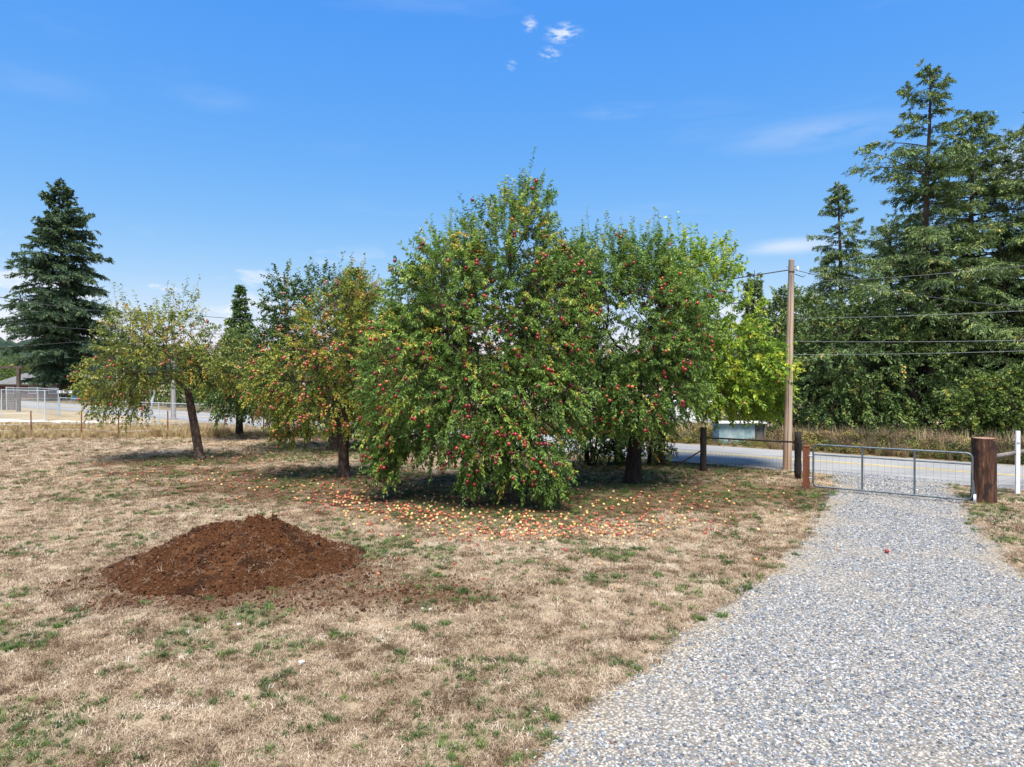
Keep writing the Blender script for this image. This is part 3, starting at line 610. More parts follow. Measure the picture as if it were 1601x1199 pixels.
def broadleaf(name, label, cat, base, trunk, trunk_r, lobes, n_nodes, n_shoots, per, leaf, leaf_w, mat, bark='bark_apple', group=None,
              shoot_L=(0.25, 0.6), up_top=0.9, down_low=0.8, tint=(0.45, 0.2), whips=0, apples=0, apple_mat='apple_red', apple_r=1.0, fwd=0.55, out=0.8, shell=0.5,
              gap=0.0, seed=1, twig_r=0.006, tube_n=5, droop=0.25, zmin=0.3, limb_pts=(), apple_front=True, sag=(0.02, 0.12), tint_top=0.0, stems=1):
    reseed(seed); base = np.array(base, float); root = empty(name, base, label, cat, group)
    trunk = [np.array(q, float) for q in trunk]
    trunk_mesh('trunk', trunk, trunk_r, M[bark], root, base)
    C = np.array([l[0] for l in lobes]); R = np.array([l[1] for l in lobes]); vol = np.prod(R, 1) ** (2 / 3); vol /= vol.sum()
    wgt = np.array([l[2] if len(l) > 2 else 1.0 for l in lobes]); pr = vol * wgt; pr /= pr.sum()
    def sample(n, sh):
        pts = []; nrm = []
        while sum(len(q) for q in pts) < n:
            k = rng.choice(len(lobes), 2 * n, p=pr); d = norm(rng.normal(0, 1, (2 * n, 3))); r = sh + (1 - sh) * rng.random(2 * n) ** 0.6
            p = C[k] + d * R[k] * r[:, None]
            inside = np.zeros(2 * n)                      # depth inside the union: drop most points deep inside other lobes
            for c_, r_ in zip(C, R): inside = np.maximum(inside, 1 - np.linalg.norm((p - c_) / r_, axis=1))
            ok = (rng.random(2 * n) > smooth(0.30, 0.80, inside) * 0.3) & (p[:, 2] > zmin)
            if gap: ok &= fbm(p[:, 0] + p[:, 1] * 0.6, p[:, 2], 0.9, seed) > gap * rng.uniform(0.7, 1.2, 2 * n)
            pts.append(p[ok]); nrm.append(d[ok])
        return np.concatenate(pts)[:n], np.concatenate(nrm)[:n]
    tg, _ = sample(n_nodes, 0.35); tg = np.concatenate([np.array(limb_pts).reshape(-1, 3), tg]) if len(limb_pts) else tg
    k0 = max(1, len(trunk) // 2); nodes = trunk[k0 - 1:]; par = [-1] + list(range(len(nodes) - 1))
    nd, pa, tn = grow(nodes, par, tg)
    cnt = np.zeros(len(nd)); cnt[tn] += 1
    for i in range(len(nd) - 1, 0, -1):
        if pa[i] >= 0: cnt[pa[i]] += cnt[i]
    rad = np.minimum(twig_r * np.maximum(cnt, 1) ** 0.46, trunk_r[-1] * 0.85)
    i = np.arange(len(nodes), len(nd)); Vb, Fb = tubes_np(nd[pa[i]], nd[i], rad[pa[i]] * 0.98, rad[i], tube_n)
    sp, sn = sample(n_shoots, shell)
    # shoots spring from the nearest limb node
    near = np.empty(len(sp), int)
    for a in range(0, len(sp), 400): near[a:a + 400] = np.argmin(np.linalg.norm(sp[a:a + 400, None] - nd[None], axis=2), 1)
    zlo, zhi = C[:, 2].min() - R[:, 2].max() * 0.4, (C[:, 2] + R[:, 2]).max(); f = np.clip((sp[:, 2] - zlo) / (zhi - zlo), 0, 1)
    ctr = (C * pr[:, None]).sum(0); o2 = sp - ctr; o2[:, 2] *= 0.3
    d = norm(o2) * 0.55 + sn * 0.45 + rng.normal(0, 0.42, sp.shape); d[:, 2] += up_top * smooth(0.45, 0.95, f) - down_low * (1 - smooth(0.1, 0.6, f)); d = norm(d)
    L = rng.uniform(*shoot_L, len(sp)); sg = rng.uniform(*sag, len(sp))
    if whips:
        top = np.argsort(-(f + rng.random(len(f)) * 0.8))[:whips]; L[top] *= rng.uniform(1.2, 2.2, whips); d[top] = norm(d[top] * 0.5 + np.array([0, 0, 0.9])); sg[top] *= 0.5
    far = np.linalg.norm(sp - nd[near], axis=1) < 1.2; s_i = np.where(far)[0]
    V2, F2 = tubes_np(nd[near][s_i], sp[s_i], np.full(len(s_i), twig_r * 0.8), np.full(len(s_i), twig_r * 0.6), 3)
    mid = sp + d * L[:, None] * 0.5; mid[:, 2] -= sg * 0.25; end = sp + d * L[:, None]; end[:, 2] -= sg
    V3, F3 = tubes_np(np.concatenate([sp, mid]), np.concatenate([mid, end]), np.full(2 * len(sp), twig_r * 0.6), np.full(2 * len(sp), twig_r * 0.35), 3)
    Vt = np.concatenate([Vb, V2, V3]); Ft = np.concatenate([Fb, F2 + len(Vb), F3 + len(Vb) + len(V2)])
    o = obj('branches', np_mesh('branches', Vt - base, Ft), M[bark], root); o['kind'] = 'stuff'
    ts = np.clip(rng.normal(tint[0], tint[1], len(sp)) + tint_top * (f - 0.5) + 0.35 * (fbm(sp[:, 0] + sp[:, 1], sp[:, 2], 0.8, seed + 3) - 0.5), 0, 1)
    Vl, Fl, ti = leaves_np(sp, d, L, sg, per, leaf, leaf_w, ts, fwd=fwd, out=out, droop=droop)
    o = obj('crown', np_mesh('crown', Vl - base, Fl, {'tint': ti}), M[mat], root); o['kind'] = 'stuff'
    if apples:
        view = (sp - ctr) / R.max(0); toward = -(norm(sp - np.array([0, 0, H])) * norm(sn)).sum(1)
        w = np.clip(0.15 + (toward if apple_front else np.abs(toward)), 0.02, None) * (0.5 + smooth(0.95, 0.5, f)); w *= (fbm(sp[:, 0], sp[:, 2], 0.7, seed + 9) > 0.42) + 0.25; w /= w.sum()
        done = 0; k = 0; extra = []
        order = rng.choice(len(sp), min(apples, int((w > 0).sum())), replace=False, p=w)
        while done < apples:
            s = order[k % len(order)]; k += 1
            for _ in range(int(rng.choice([1, 1, 2, 3]))):
                if done >= apples: break
                tt = rng.uniform(0.15, 0.95); p = sp[s] + d[s] * L[s] * tt + rng.normal(0, 0.045, 3); p[2] -= sg[s] * tt * tt + 0.05
                p = p + norm(sn[s]) * 0.10 - norm(p - np.array([0, 0, H])) * 0.10
                q = apple_r * rng.uniform(0.85, 1.15)
                if done >= 295: extra.append((p - base, q)); done += 1; continue
                ao = bpy.data.objects.new('apple', APPLE[apple_mat]); link(ao, root, p - base)
                ao.scale = (q, q, q * rng.uniform(0.9, 1.05)); ao.rotation_euler = (rng.normal(0, 0.5), rng.normal(0, 0.5), rng.uniform(0, 6)); done += 1
        if extra:
            me0 = APPLE[apple_mat]; v0 = np.array([v.co[:] for v in me0.vertices]); mb = MB(); f0 = [tuple(q_.vertices) for q_ in me0.polygons]
            for p, q in extra: mb.add(v0 * q + p, f0)
            o = mb.build('apple_cluster', M[apple_mat], root, smooth_sh=True); o['kind'] = 'stuff'
    return root
def lobe(px, py, rx, ry, D, rd, w=1.0):
    return (P(px, py, D), np.array([rx * D / FPX, rd, ry * D / FPX]), w)

def conifer(name, label, base, height, rmax, mat, seed, z0=0.15, n_br=150, tw=14, per=8, leaf=0.22, leaf_w=0.035, trunk_r=0.4, droop=0.35, sparse=0.0, asym=(0, 0),
            shape=0.85, top_r=0.15, group=None, bare=0.12, up=0.15, lean=0.0, tl=0.30, cat='tree', irr=0.28, prof_pts=None):
    reseed(seed); base = np.array(base, float); root = empty(name, base, label, cat, group)
    top = base + np.array([lean, 0, height]); tp = [base + (top - base) * q + np.array([0.08 * math.sin(q * 9 + seed), 0, 0]) * (height / 15) for q in np.linspace(0, 1, 14)]
    trunk_mesh('trunk', tp, np.linspace(trunk_r, 0.03, 14), M['bark_fir'], root, base, 10, 0.08, 1.2)
    q = np.sort(z0 + (1 - z0) * rng.random(n_br) ** 0.92 * 0.985); az = np.arange(n_br) * 2.39996 + rng.normal(0, 0.5, n_br)
    prof = (1 - q) ** shape if prof_pts is None else np.interp(q, *prof_pts); lo = smooth(z0 - 0.08, z0 + 0.14, q); Lb = (rmax * prof * (0.55 + 0.45 * lo) + top_r) * rng.uniform(1 - irr * 1.6, 1 + irr, n_br)
    Lb *= 1 + asym[0] * np.cos(az) + asym[1] * np.sin(az)
    if sparse: keep = rng.random(n_br) > sparse; q, az, Lb = q[keep], az[keep], Lb[keep]
    nb = len(q); hd = np.stack([np.cos(az), np.sin(az), np.zeros(nb)], 1); b0 = base + (top - base) * q[:, None]
    pitch = up + 0.5 * smooth(0.6, 1.0, q) + rng.normal(0, 0.1, nb); dr = droop * Lb * (1 - 0.65 * smooth(0.5, 1.0, q)) * rng.uniform(0.6, 1.3, nb)
    def bp(i, s): p = b0[i] + hd[i] * (Lb[i] * s)[:, None]; p[:, 2] += pitch[i] * Lb[i] * s - dr[i] * s ** 2; return p
    ii = np.arange(nb); seg = np.linspace(0, 1, 6); pts = [bp(ii, np.full(nb, s)) for s in seg]; rb = np.clip(0.014 * Lb, 0.008, 0.08)
    Vs, Fs, off = [], [], 0
    for a in range(5):
        v_, f_ = tubes_np(pts[a], pts[a + 1], rb * (1 - seg[a] * 0.85), rb * (1 - seg[a + 1] * 0.85), 4); Vs.append(v_); Fs.append(f_ + off); off += len(v_)
    o = obj('branches', np_mesh('branches', np.concatenate(Vs) - base, np.concatenate(Fs)), M['bark_fir'], root); o['kind'] = 'stuff'
    cnt = np.maximum(4, (tw * Lb / (rmax * 0.6)).astype(int)); bi = np.repeat(ii, cnt); s = np.clip(bare + (1 - bare) * rng.random(len(bi)) ** 0.85, 0, 1)
    p = bp(bi, s); sd = np.where(rng.random(len(bi)) < 0.5, -1.0, 1.0)[:, None]; side = np.stack([-hd[bi][:, 1], hd[bi][:, 0], np.zeros(len(bi))], 1) * sd
    d = side * 0.75 + hd[bi] * 0.65 + rng.normal(0, 0.22, p.shape); d[:, 2] += 0.05 - 0.35 * droop / 0.35 * 0.5 + (pitch[bi] - 2 * droop * s) * 0.3; d = norm(d)
    L = (tl * Lb[bi] * (1.05 - 0.75 * s) + 0.16) * rng.uniform(0.6, 1.25, len(bi)); sg = L * rng.uniform(0.0, 0.4, len(bi)) * (droop / 0.35)
    L = np.minimum(L, 1.5)
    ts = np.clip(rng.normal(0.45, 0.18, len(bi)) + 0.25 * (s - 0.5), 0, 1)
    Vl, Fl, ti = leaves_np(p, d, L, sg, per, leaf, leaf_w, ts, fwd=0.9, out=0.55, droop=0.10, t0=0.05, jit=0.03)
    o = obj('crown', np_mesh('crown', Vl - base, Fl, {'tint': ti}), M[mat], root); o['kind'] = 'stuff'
    return root

# ------------------------------------------------------------------ far country on the left
M['far_wood'] = noisy_mat('far_forest', (0.012, 0.024, 0.018), (0.040, 0.062, 0.038), 0.12, 0.9, 0.1, bump=0.0)
reseed(5); hp = []; nseg = 420; ang = np.linspace(math.radians(-62), math.radians(62), nseg)
hz_ = 19 + 9 * (fbm(ang * 40, ang * 0, 6, 3) - 0.5) * 2 + rng.random(nseg) * 4.5 + 9 * smooth(-0.2, -0.62, ang)
V = []; F = []
for i, a in enumerate(ang):
    for r_, zz in ((520, -1.0), (524, hz_[i] * 0.55), (545, hz_[i]), (620, hz_[i] * 0.8)): V.append((r_ * math.sin(a), r_ * math.cos(a), zz))
    if i: F += [((i - 1) * 4 + k, i * 4 + k, i * 4 + k + 1, (i - 1) * 4 + k + 1) for k in range(3)]
tag(obj('hills', np_mesh('hills', V, F), M['far_wood']), kind='structure')


conifer('fir_tree', 'tall dense dark fir standing in front of the grey-roofed house', at_c(96, 33.0), 29.0, 5.5, 'needle_blue', 21, z0=0.08, n_br=350, tw=22, per=15, leaf=0.40, leaf_w=0.06, trunk_r=0.5, droop=0.26, tl=0.30, irr=0.34, prof_pts=([0.1, 0.2, 0.42, 0.6, 0.8, 0.93, 1.0], [0.80, 0.88, 1.0, 0.80, 0.48, 0.2, 0.03]))
conifer('cedar_tree', 'narrow pointed bright green conifer behind the apple trees', at_c(376, 33.5), 11.6, 3.1, 'needle_cedar', 22, z0=0.04, n_br=230, tw=16, per=9, leaf=0.34, leaf_w=0.06, trunk_r=0.22, droop=0.22, shape=1.0, top_r=0.03, irr=0.15, tl=0.22)
conifer('fir_tree', 'dark fir top showing just behind the red-fruited apple tree', at_c(556, 42), 13.6, 3.6, 'needle', 23, z0=0.08, n_br=170, tw=14, per=9, leaf=0.42, leaf_w=0.07, trunk_r=0.3, droop=0.3)
conifer('fir_tree', 'small far spire-shaped fir left of the bare utility pole', at_c(1178, 74), 14.6, 3.2, 'needle', 24, z0=0.1, n_br=130, tw=12, per=8, leaf=0.55, leaf_w=0.09, trunk_r=0.3, droop=0.3)

# ------------------------------------------------------------------ conifers right of the drive
conifer('fir_tree', 'tallest fir, thin ragged top and long bare-trunked gaps', at_c(1449, 38.5), 18.2, 6.4, 'needle', 31, z0=0.08, n_br=165, tw=34, per=20, leaf=0.18, leaf_w=0.023, trunk_r=0.26, droop=0.26, shape=0.92, asym=(-0.22, 0), irr=0.36, tl=0.26, up=0.20)
conifer('fir_tree', 'broad bushy fir just right of the tallest fir', at_c(1516, 42), 16.6, 5.6, 'needle', 32, z0=0.06, n_br=270, tw=30, per=20, leaf=0.18, leaf_w=0.023, trunk_r=0.26, droop=0.28, shape=0.70, irr=0.30, tl=0.28)
conifer('fir_tree', 'big fir cut off by the right edge of the picture', at_c(1640, 42), 16.0, 6.2, 'needle', 33, z0=0.05, n_br=270, tw=30, per=20, leaf=0.18, leaf_w=0.023, trunk_r=0.26, droop=0.26, shape=0.62, irr=0.34, tl=0.28)
conifer('fir_tree', 'slim twin-topped fir left of the tallest fir', at_c(1312, 46), 15.2, 3.4, 'needle', 34, z0=0.10, n_br=180, tw=26, per=18, leaf=0.17, leaf_w=0.021, trunk_r=0.24, droop=0.32, shape=0.8, irr=0.35, tl=0.3)
conifer('fir_tree', 'drooping fir filling in between slim and tallest firs', at_c(1392, 44), 12.0, 4.6, 'needle', 35, z0=0.05, n_br=170, tw=24, per=18, leaf=0.17, leaf_w=0.021, trunk_r=0.28, droop=0.28, shape=0.65, irr=0.3, tl=0.28)
conifer('fir_tree', 'low dark fir under the tall ones behind the log post', at_c(1570, 39.5), 8.6, 4.0, 'needle', 36, z0=0.04, n_br=150, tw=22, per=18, leaf=0.17, leaf_w=0.021, trunk_r=0.22, droop=0.28, shape=0.55, tl=0.3)

def bush(name, label, px, c, h, w, mat, seed, n=260, per=18, leaf=0.10, group=None, rd=None, bark='bark_dark', tint=(0.45, 0.2), gap=0.0, cat='shrub', D=None, stems=4, sl=(0.2, 0.5)):
    b = at_c(px, c) if D is None else np.array([(px - 800.5) / FPX * D, D, 0.0]); rd = rd or w * 0.8
    lo = [(b + np.array([0, 0, h * 0.55]), np.array([w, rd, h * 0.45])), (b + np.array([-w * 0.4, 0, h * 0.4]), np.array([w * 0.6, rd * 0.8, h * 0.35])), (b + np.array([w * 0.45, -0.1, h * 0.42]), np.array([w * 0.55, rd * 0.8, h * 0.36])), (b + np.array([w * 0.1, 0, h * 0.78]), np.array([w * 0.5, rd * 0.6, h * 0.22]))]
    return broadleaf(name, label, cat, b, [b, b + np.array([0.02, 0, h * 0.12]), b + np.array([0.05, 0, h * 0.25])], [0.05, 0.045, 0.04], lo, max(20, n // 6), n, per, leaf, leaf * 0.34, mat, bark, group,
                     shoot_L=sl, up_top=0.7, down_low=0.3, tint=tint, seed=seed, zmin=0.08, gap=gap, twig_r=0.006, tube_n=4, shell=0.45)
# broadleaf trees and bushes right
b = at_c(1436, 36.5)
broadleaf('maple_tree', 'wide dark broadleaf tree with leaning trunk, behind the gate', 'tree', b, [b, b + np.array([-0.1, 0, 1.5]), b + np.array([-0.5, 0, 3.0]), b + np.array([-1.6, 0, 4.6])], [0.24, 0.2, 0.17, 0.13],
          [lobe(1330, 560, 85, 85, 32, 2.4), lobe(1285, 600, 55, 75, 32, 2.0), lobe(1380, 500, 70, 60, 33, 2.2), lobe(1270, 520, 45, 60, 33, 2.0), lobe(1340, 640, 85, 40, 31, 1.8), lobe(1425, 590, 60, 65, 32, 2.0)],
          220, 1900, 20, 0.13, 0.045, 'leaf_dark', 'bark_dark', shoot_L=(0.3, 0.7), tint=(0.45, 0.2), seed=41, tube_n=4, up_top=0.5, down_low=0.4)
b = at_c(1240, 41)
broadleaf('alder_tree', 'loose dark broadleaf tree right behind the utility pole', 'tree', b, [b, b + np.array([0, 0, 2.5]), b + np.array([0.1, 0, 4.0])], [0.18, 0.15, 0.1],
          [lobe(1225, 560, 45, 60, 38, 2.0), lobe(1250, 510, 40, 45, 38, 1.8), lobe(1215, 520, 30, 50, 39, 1.6), lobe(1245, 620, 50, 45, 37, 1.8), lobe(1232, 478, 22, 25, 38, 1.2)],
          150, 1000, 18, 0.15, 0.055, 'leaf_dark', 'bark_dark', shoot_L=(0.3, 0.8), tint=(0.5, 0.2), seed=42, tube_n=4, gap=0.4)
bush('hazel_bush', 'bright green leafy bush right of the log post', 1560, 34.8, 3.2, 2.0, 'leaf_mid', 43, 620, 20, 0.11, tint=(0.55, 0.2))
bush('hazel_bush', 'green bush half cut off by the right picture edge', 1622, 34.5, 3.8, 1.9, 'leaf_mid', 44, 560, 20, 0.11, tint=(0.4, 0.2))
bush('hazel_bush', 'low mid-green bush at the foot of the tallest fir', 1375, 35.0, 1.9, 1.6, 'leaf_mid', 45, 380, 18, 0.10, tint=(0.3, 0.2))
bush('hazel_bush', 'olive brown bush directly right of the utility pole', 1262, 35.5, 3.2, 1.1, 'leaf_brown', 46, 330, 18, 0.10)
bush('hazel_bush', 'reddish brown undergrowth bush under the dark maple', 1325, 36.0, 2.0, 1.4, 'leaf_brown', 47, 300, 18, 0.10, tint=(0.35, 0.2))
bush('hazel_bush', 'dark bush in shade under the broad bushy fir', 1490, 36.0, 2.2, 1.6, 'leaf_dark', 48, 380, 18, 0.10)
bush('hazel_bush', 'yellow-green bush above the blue box roof', 1150, 37.5, 2.6, 1.9, 'leaf_mid', 49, 420, 18, 0.10, tint=(0.65, 0.2))
bush('hazel_bush', 'dusky bush behind the lime-leaved tree, left of the pole', 1195, 40, 4.4, 1.6, 'leaf_dark', 50, 460, 18, 0.13)
bush('hazel_bush', 'green bush beyond the road between apple trunks', 1050, 38.5, 3.4, 2.0, 'leaf_mid', 51, 380, 18, 0.12, tint=(0.35, 0.2))
bush('hazel_bush', 'green roadside bush behind the largest apple tree', 900, 38, 3.6, 2.8, 'leaf_dark', 52, 420, 18, 0.13)
# a weathered stump under the tallest fir
sb = at_c(1447, 37.6)
st = empty('tree_stump', sb, 'grey weathered stump at the foot of the tallest fir', 'stump')
M['grey_wood'] = noisy_mat('grey_weathered_wood', (0.075, 0.064, 0.055), (0.24, 0.215, 0.19), 6, 0.9, 0.15, (1, 1, 0.2), 0.8, 0.02)
trunk_mesh('stump_body', [sb, sb + np.array([0.02, 0, 0.5]), sb + np.array([0.05, 0, 0.95]), sb + np.array([0.12, 0, 1.25])], [0.36, 0.31, 0.27, 0.08], M['grey_wood'], st, sb, 12, 0.25)
mb = MB(); mb.tube([(0.1, -0.2, 0.9), (0.9, -0.3, 1.25), (1.5, -0.3, 1.0)], [0.045, 0.03, 0.012], 5); mb.build('dead_limb', M['grey_wood'], st)
mb = MB(); mb.tube([(0.0, -0.2, 1.0), (0.35, -0.3, 0.6), (0.5, -0.4, 0.02)], [0.04, 0.03, 0.02], 5); mb.build('dead_limb', M['grey_wood'], st)

# ------------------------------------------------------------------ far left trees, hedge, house
for k, (px, c, h, w, mt, lab) in enumerate(((-10, 48, 6.5, 4.5, 'leaf_mid', 'yellowish round tree beyond the timber frame'), (16, 60, 9.5, 5.0, 'leaf_mid', 'pale green far tree left of the house roof'), (45, 66, 9.0, 5.0, 'leaf_brown', 'olive far tree directly behind the house'), (160, 52, 8.5, 5.0, 'leaf_brown', 'far brownish tree right of the tall dark fir'), (335, 38, 4.6, 3.0, 'leaf_mid', 'green roadside tree left of the pointed conifer'))):
    bush('far_tree', lab, px, c, h, w, mt, 60 + k, 420, 16, 0.32, cat='tree', group='trees beyond the road', sl=(0.4, 1.0))
for k, (px, c, h, w, mt, lab) in enumerate(((150, 33, 2.6, 2.6, 'leaf_mid', 'green hedge bush right of the house beside the road'), (205, 33.5, 3.6, 2.8, 'leaf_brown', 'brown bramble bush across the road, left of leaning pole'), (248, 33, 3.4, 2.4, 'leaf_dark', 'dark bramble bush across the road behind leaning pole'), (290, 33, 2.8, 2.4, 'leaf_dark', 'dark bush behind the small apple trunk'), (330, 32.5, 2.3, 2.2, 'leaf_mid', 'green bush across the road right of small apple trunk'), (420, 33, 3.2, 2.8, 'leaf_mid', 'bush across the road under the pointed conifer'), (500, 33, 3.0, 2.6, 'leaf_dark', 'dark bush across the road behind red-fruited tree'), (610, 33, 3.2, 3.0, 'leaf_dark', 'dark bush across the road behind the big tree edge'), (720, 34, 3.4, 3.0, 'leaf_dark', 'dark bush across the road behind the big tree middle'))):
    bush('roadside_bush', lab, px, c, h, w, mt, 80 + k, 330, 16, 0.17, group='bushes across the road', gap=0.25)
hb = at_c(86, 37.2); house = empty('house', hb, 'low house with grey hipped roof behind the tall fir', 'house')
M['house_wall'] = noisy_mat('dark_red_siding', (0.10, 0.040, 0.030), (0.16, 0.075, 0.055), 2, 0.8, 0.2, bump=0.1); M['shingle'] = noisy_mat('grey_shingle', (0.10, 0.10, 0.098), (0.18, 0.178, 0.172), 1.6, 0.9, 0.15, bump=0.3)
M['glass'] = NT('window_glass').principled((0.03, 0.035, 0.04), 0.08, 0.6); M['white_paint'] = noisy_mat('white_paint', (0.66, 0.68, 0.70), (0.82, 0.83, 0.84), 5, 0.6, 0.3, bump=0.1)
M['dark_trim'] = noisy_mat('dark_brown_trim', (0.05, 0.03, 0.025), (0.09, 0.055, 0.045), 4, 0.7, 0.2, bump=0.1)
hw, hd_, eh, rh = 6.0, 4.0, 2.0, 4.2; rz = math.atan2(RU[1], -RU[0]) * -0.35; house.rotation_euler = (0, 0, rz)
MB().box((0, 0, eh / 2), (hw * 2, hd_ * 2, eh)).build('wall', M['house_wall'], house)
o_ = 0.7; mb = MB(); mb.add([(-hw - o_, -hd_ - o_, eh), (hw + o_, -hd_ - o_, eh), (hw + o_, hd_ + o_, eh), (-hw - o_, hd_ + o_, eh), (-hw + 2.6, 0, rh), (hw - 2.6, 0, rh)], [(0, 1, 5, 4), (2, 3, 4, 5), (1, 2, 5), (3, 0, 4), (3, 2, 1, 0)]); mb.build('roof', M['shingle'], house)
mb = MB(); mb.box((0, -hd_ - o_ - 0.02, eh - 0.09), (2 * hw + 2 * o_, 0.05, 0.2)); mb.build('fascia', M['dark_trim'], house)
for wx_ in (-3.8, 0.4, 4.0):
    w_ = MB().box((wx_, -hd_ - 0.03, 1.15), (1.5, 0.08, 1.0)).build('window', M['white_paint'], house); MB().box((wx_, -hd_ - 0.075, 1.15), (1.3, 0.03, 0.82)).build('pane', M['glass'], w_)
MB().box((2.1, -hd_ - 0.03, 0.95), (0.9, 0.08, 1.9)).build('door', M['dark_trim'], house)

# ------------------------------------------------------------------ left yard: timber frame, chain-link, posts
M['galv'] = noisy_mat('galvanised_steel', (0.42, 0.45, 0.47), (0.62, 0.65, 0.67), 8, 0.45, 0.5, bump=0.05, metal=0.35)
M['galv_white'] = noisy_mat('pale_fence_post', (0.34, 0.40, 0.43), (0.48, 0.54, 0.57), 8, 0.5, 0.4, bump=0.05)
M['rust'] = noisy_mat('rusty_steel', (0.13, 0.045, 0.025), (0.26, 0.10, 0.05), 14, 0.85, 0.2, bump=0.3)
M['dark_wood'] = noisy_mat('tarred_wood', (0.008, 0.007, 0.006), (0.030, 0.024, 0.020), 7, 0.8, 0.25, (1, 1, 0.15), 0.8, 0.01)
M['old_wood'] = noisy_mat('brown_timber', (0.045, 0.032, 0.025), (0.13, 0.10, 0.08), 7, 0.9, 0.15, (1, 1, 0.2), 0.6, 0.01)
fr = P(29, 643, 60); fr[2] = 0; tf = empty('timber_frame', fr, 'brown timber entrance frame at the left picture edge', 'frame')
MB().box((0, 0, 1.9), (0.24, 0.24, 3.8)).build('post', M['old_wood'], tf); MB().box((-4.2, 0.2, 1.9), (0.24, 0.24, 3.8)).build('post', M['old_wood'], tf)
MB().box((-2.1, 0.1, 3.9), (5.0, 0.2, 0.22), rz=-0.05).build('beam', M['old_wood'], tf)
def chain_link(name, label, pts, hgt, pr, mesh_step, post_mat, extra=(), group=None):
    pts = [np.array([p[0], p[1], 0.0]) for p in pts]; base = pts[0]; root = empty(name, base, label, 'fence', group)
    mesh = MB(); rail = MB()
    for i, p in enumerate(pts): MB().tube([p - base, p - base + np.array([0, 0, hgt + 0.05])], pr, 8).build('post', post_mat, root)
    for a, b in zip(pts[:-1], pts[1:]):
        d = b - a; L = np.linalg.norm(d); d = d / L; up = np.array([0, 0, 1.0])
        MB().tube([a - base + up * hgt, b - base + up * hgt], 0.024, 6).build('rail', post_mat, root)
        nrm = np.array([-d[1], d[0], 0]); n = int((L + hgt) / mesh_step)
        for sgn in (1, -1):
            for k in range(n):
                s0 = k * mesh_step - (hgt if sgn > 0 else 0); s1 = s0 + sgn * hgt if sgn > 0 else s0 - hgt
                if sgn < 0: s0, s1 = s0, s0 - hgt
                z0, z1 = 0.0, hgt; q0, q1 = s0, s1
                def clip(qa, za, qb, zb):
                    if qa > qb: qa, za, qb, zb = qb, zb, qa, za
                    if qb <= 0 or qa >= L: return None
                    if qa < 0: za += (zb - za) * (-qa) / (qb - qa); qa = 0
                    if qb > L: zb = za + (zb - za) * (L - qa) / (qb - qa); qb = L
                    return qa, za, qb, zb
                r = clip(q0, z0, q1, z1)
                if r is None: continue
                A = a - base + d * r[0] + up * (0.04 + r[1] * 0.96); B = a - base + d * r[2] + up * (0.04 + r[3] * 0.96); w = up * 0.004
                mesh.add([A - w, B - w, B + w, A + w], [(0, 1, 2, 3)])
    o = mesh.build('wire_mesh', M['galv'], root); o['kind'] = 'stuff'
    return root
pxD = lambda px, D: np.array([(px - 800.5) / FPX * D, D, 0.0])
chain_link('chain_link_fence', 'tall chain-link pen fence in front of the house', [pxD(2, 50), pxD(70, 46.5), pxD(91, 53), pxD(59, 58), pxD(10, 60)], 2.1, 0.036, 0.10, M['galv_white'])
chain_link('chain_link_fence', 'low chain-link fence running along the road behind small apple tree', [pxD(93, 52.6), pxD(150, 47.5), pxD(208, 43), pxD(248, 41.6), pxD(352, 38.2), pxD(450, 35)], 1.45, 0.034, 0.10, M['galv_white'])
def wire_fence(name, label, pts, hgt, pr, mat, wires, wr=0.004, group=None, flat=False, verts=0.0):
    pts = [np.array([p[0], p[1], 0.0]) for p in pts]; base = pts[0]; root = empty(name, base, label, 'fence', group)
    for p in pts: MB().tube([p - base, p - base + np.array([0, 0, hgt])], pr, 6).build('post', mat, root)
    for z_ in wires:
        mb = MB(); mb.tube([p - base + np.array([0, 0, z_]) for p in pts], wr, 4); mb.build('wire', M['galv'], root)
    return root
wire_fence('wire_fence', 'wire fence on rusty stakes in the tall dry grass', [pxD(-40, 34.2), pxD(48, 35.2), pxD(127, 35.4), pxD(185, 34), pxD(262, 35.4), pxD(351, 37), pxD(412, 36.2), pxD(470, 34.5)], 1.28, 0.03, M['rust'], (0.3, 0.6, 0.9, 1.15))
pb = pxD(12, 63); pn = empty('wood_panel', pb, 'grey-brown slatted wooden panel behind the chain-link pen', 'panel')
for k in range(9): MB().box((0, 0, 0.1 + k * 0.17), (1.35, 0.05, 0.15)).build('slat', M['old_wood'], pn)
for s_ in (-0.62, 0.62): MB().box((s_, 0.06, 0.8), (0.09, 0.08, 1.6)).build('post', M['old_wood'], pn)
# pale posts with hanging white things beside the road
mbx = at_c(104, 30.5); mr = empty('mailbox_stand', mbx, 'row of small white boxes on pale posts across the road', 'mailbox')
for k in range(3):
    MB().box((-0.75 + 0.7 * k, 0, 0.55), (0.10, 0.10, 1.1)).build('post', M['grey_wood'], mr); MB().box((-0.75 + 0.7 * k, -0.05, 1.27), (0.34, 0.5, 0.32)).build('box', M['white_paint'], mr)
MB().box((-0.05, 0, 1.06), (1.9, 0.12, 0.08)).build('beam', M['grey_wood'], mr)
M['blue_plastic'] = noisy_mat('blue_plastic', (0.02, 0.10, 0.26), (0.04, 0.15, 0.34), 3, 0.5, 0.4, bump=0.05)
bb = at_c(117, 33.2); bn = empty('wheelie_bin', bb, 'blue bin beside the house across the road', 'bin')
mb = MB(); mb.add([(-.3, -.3, 0), (.3, -.3, 0), (.3, .3, 0), (-.3, .3, 0), (-.4, -.4, 1.25), (.4, -.4, 1.25), (.4, .4, 1.25), (-.4, .4, 1.25)], [(3, 2, 1, 0), (0, 1, 5, 4), (1, 2, 6, 5), (2, 3, 7, 6), (3, 0, 4, 7), (4, 5, 6, 7)]); mb.build('body', M['blue_plastic'], bn)
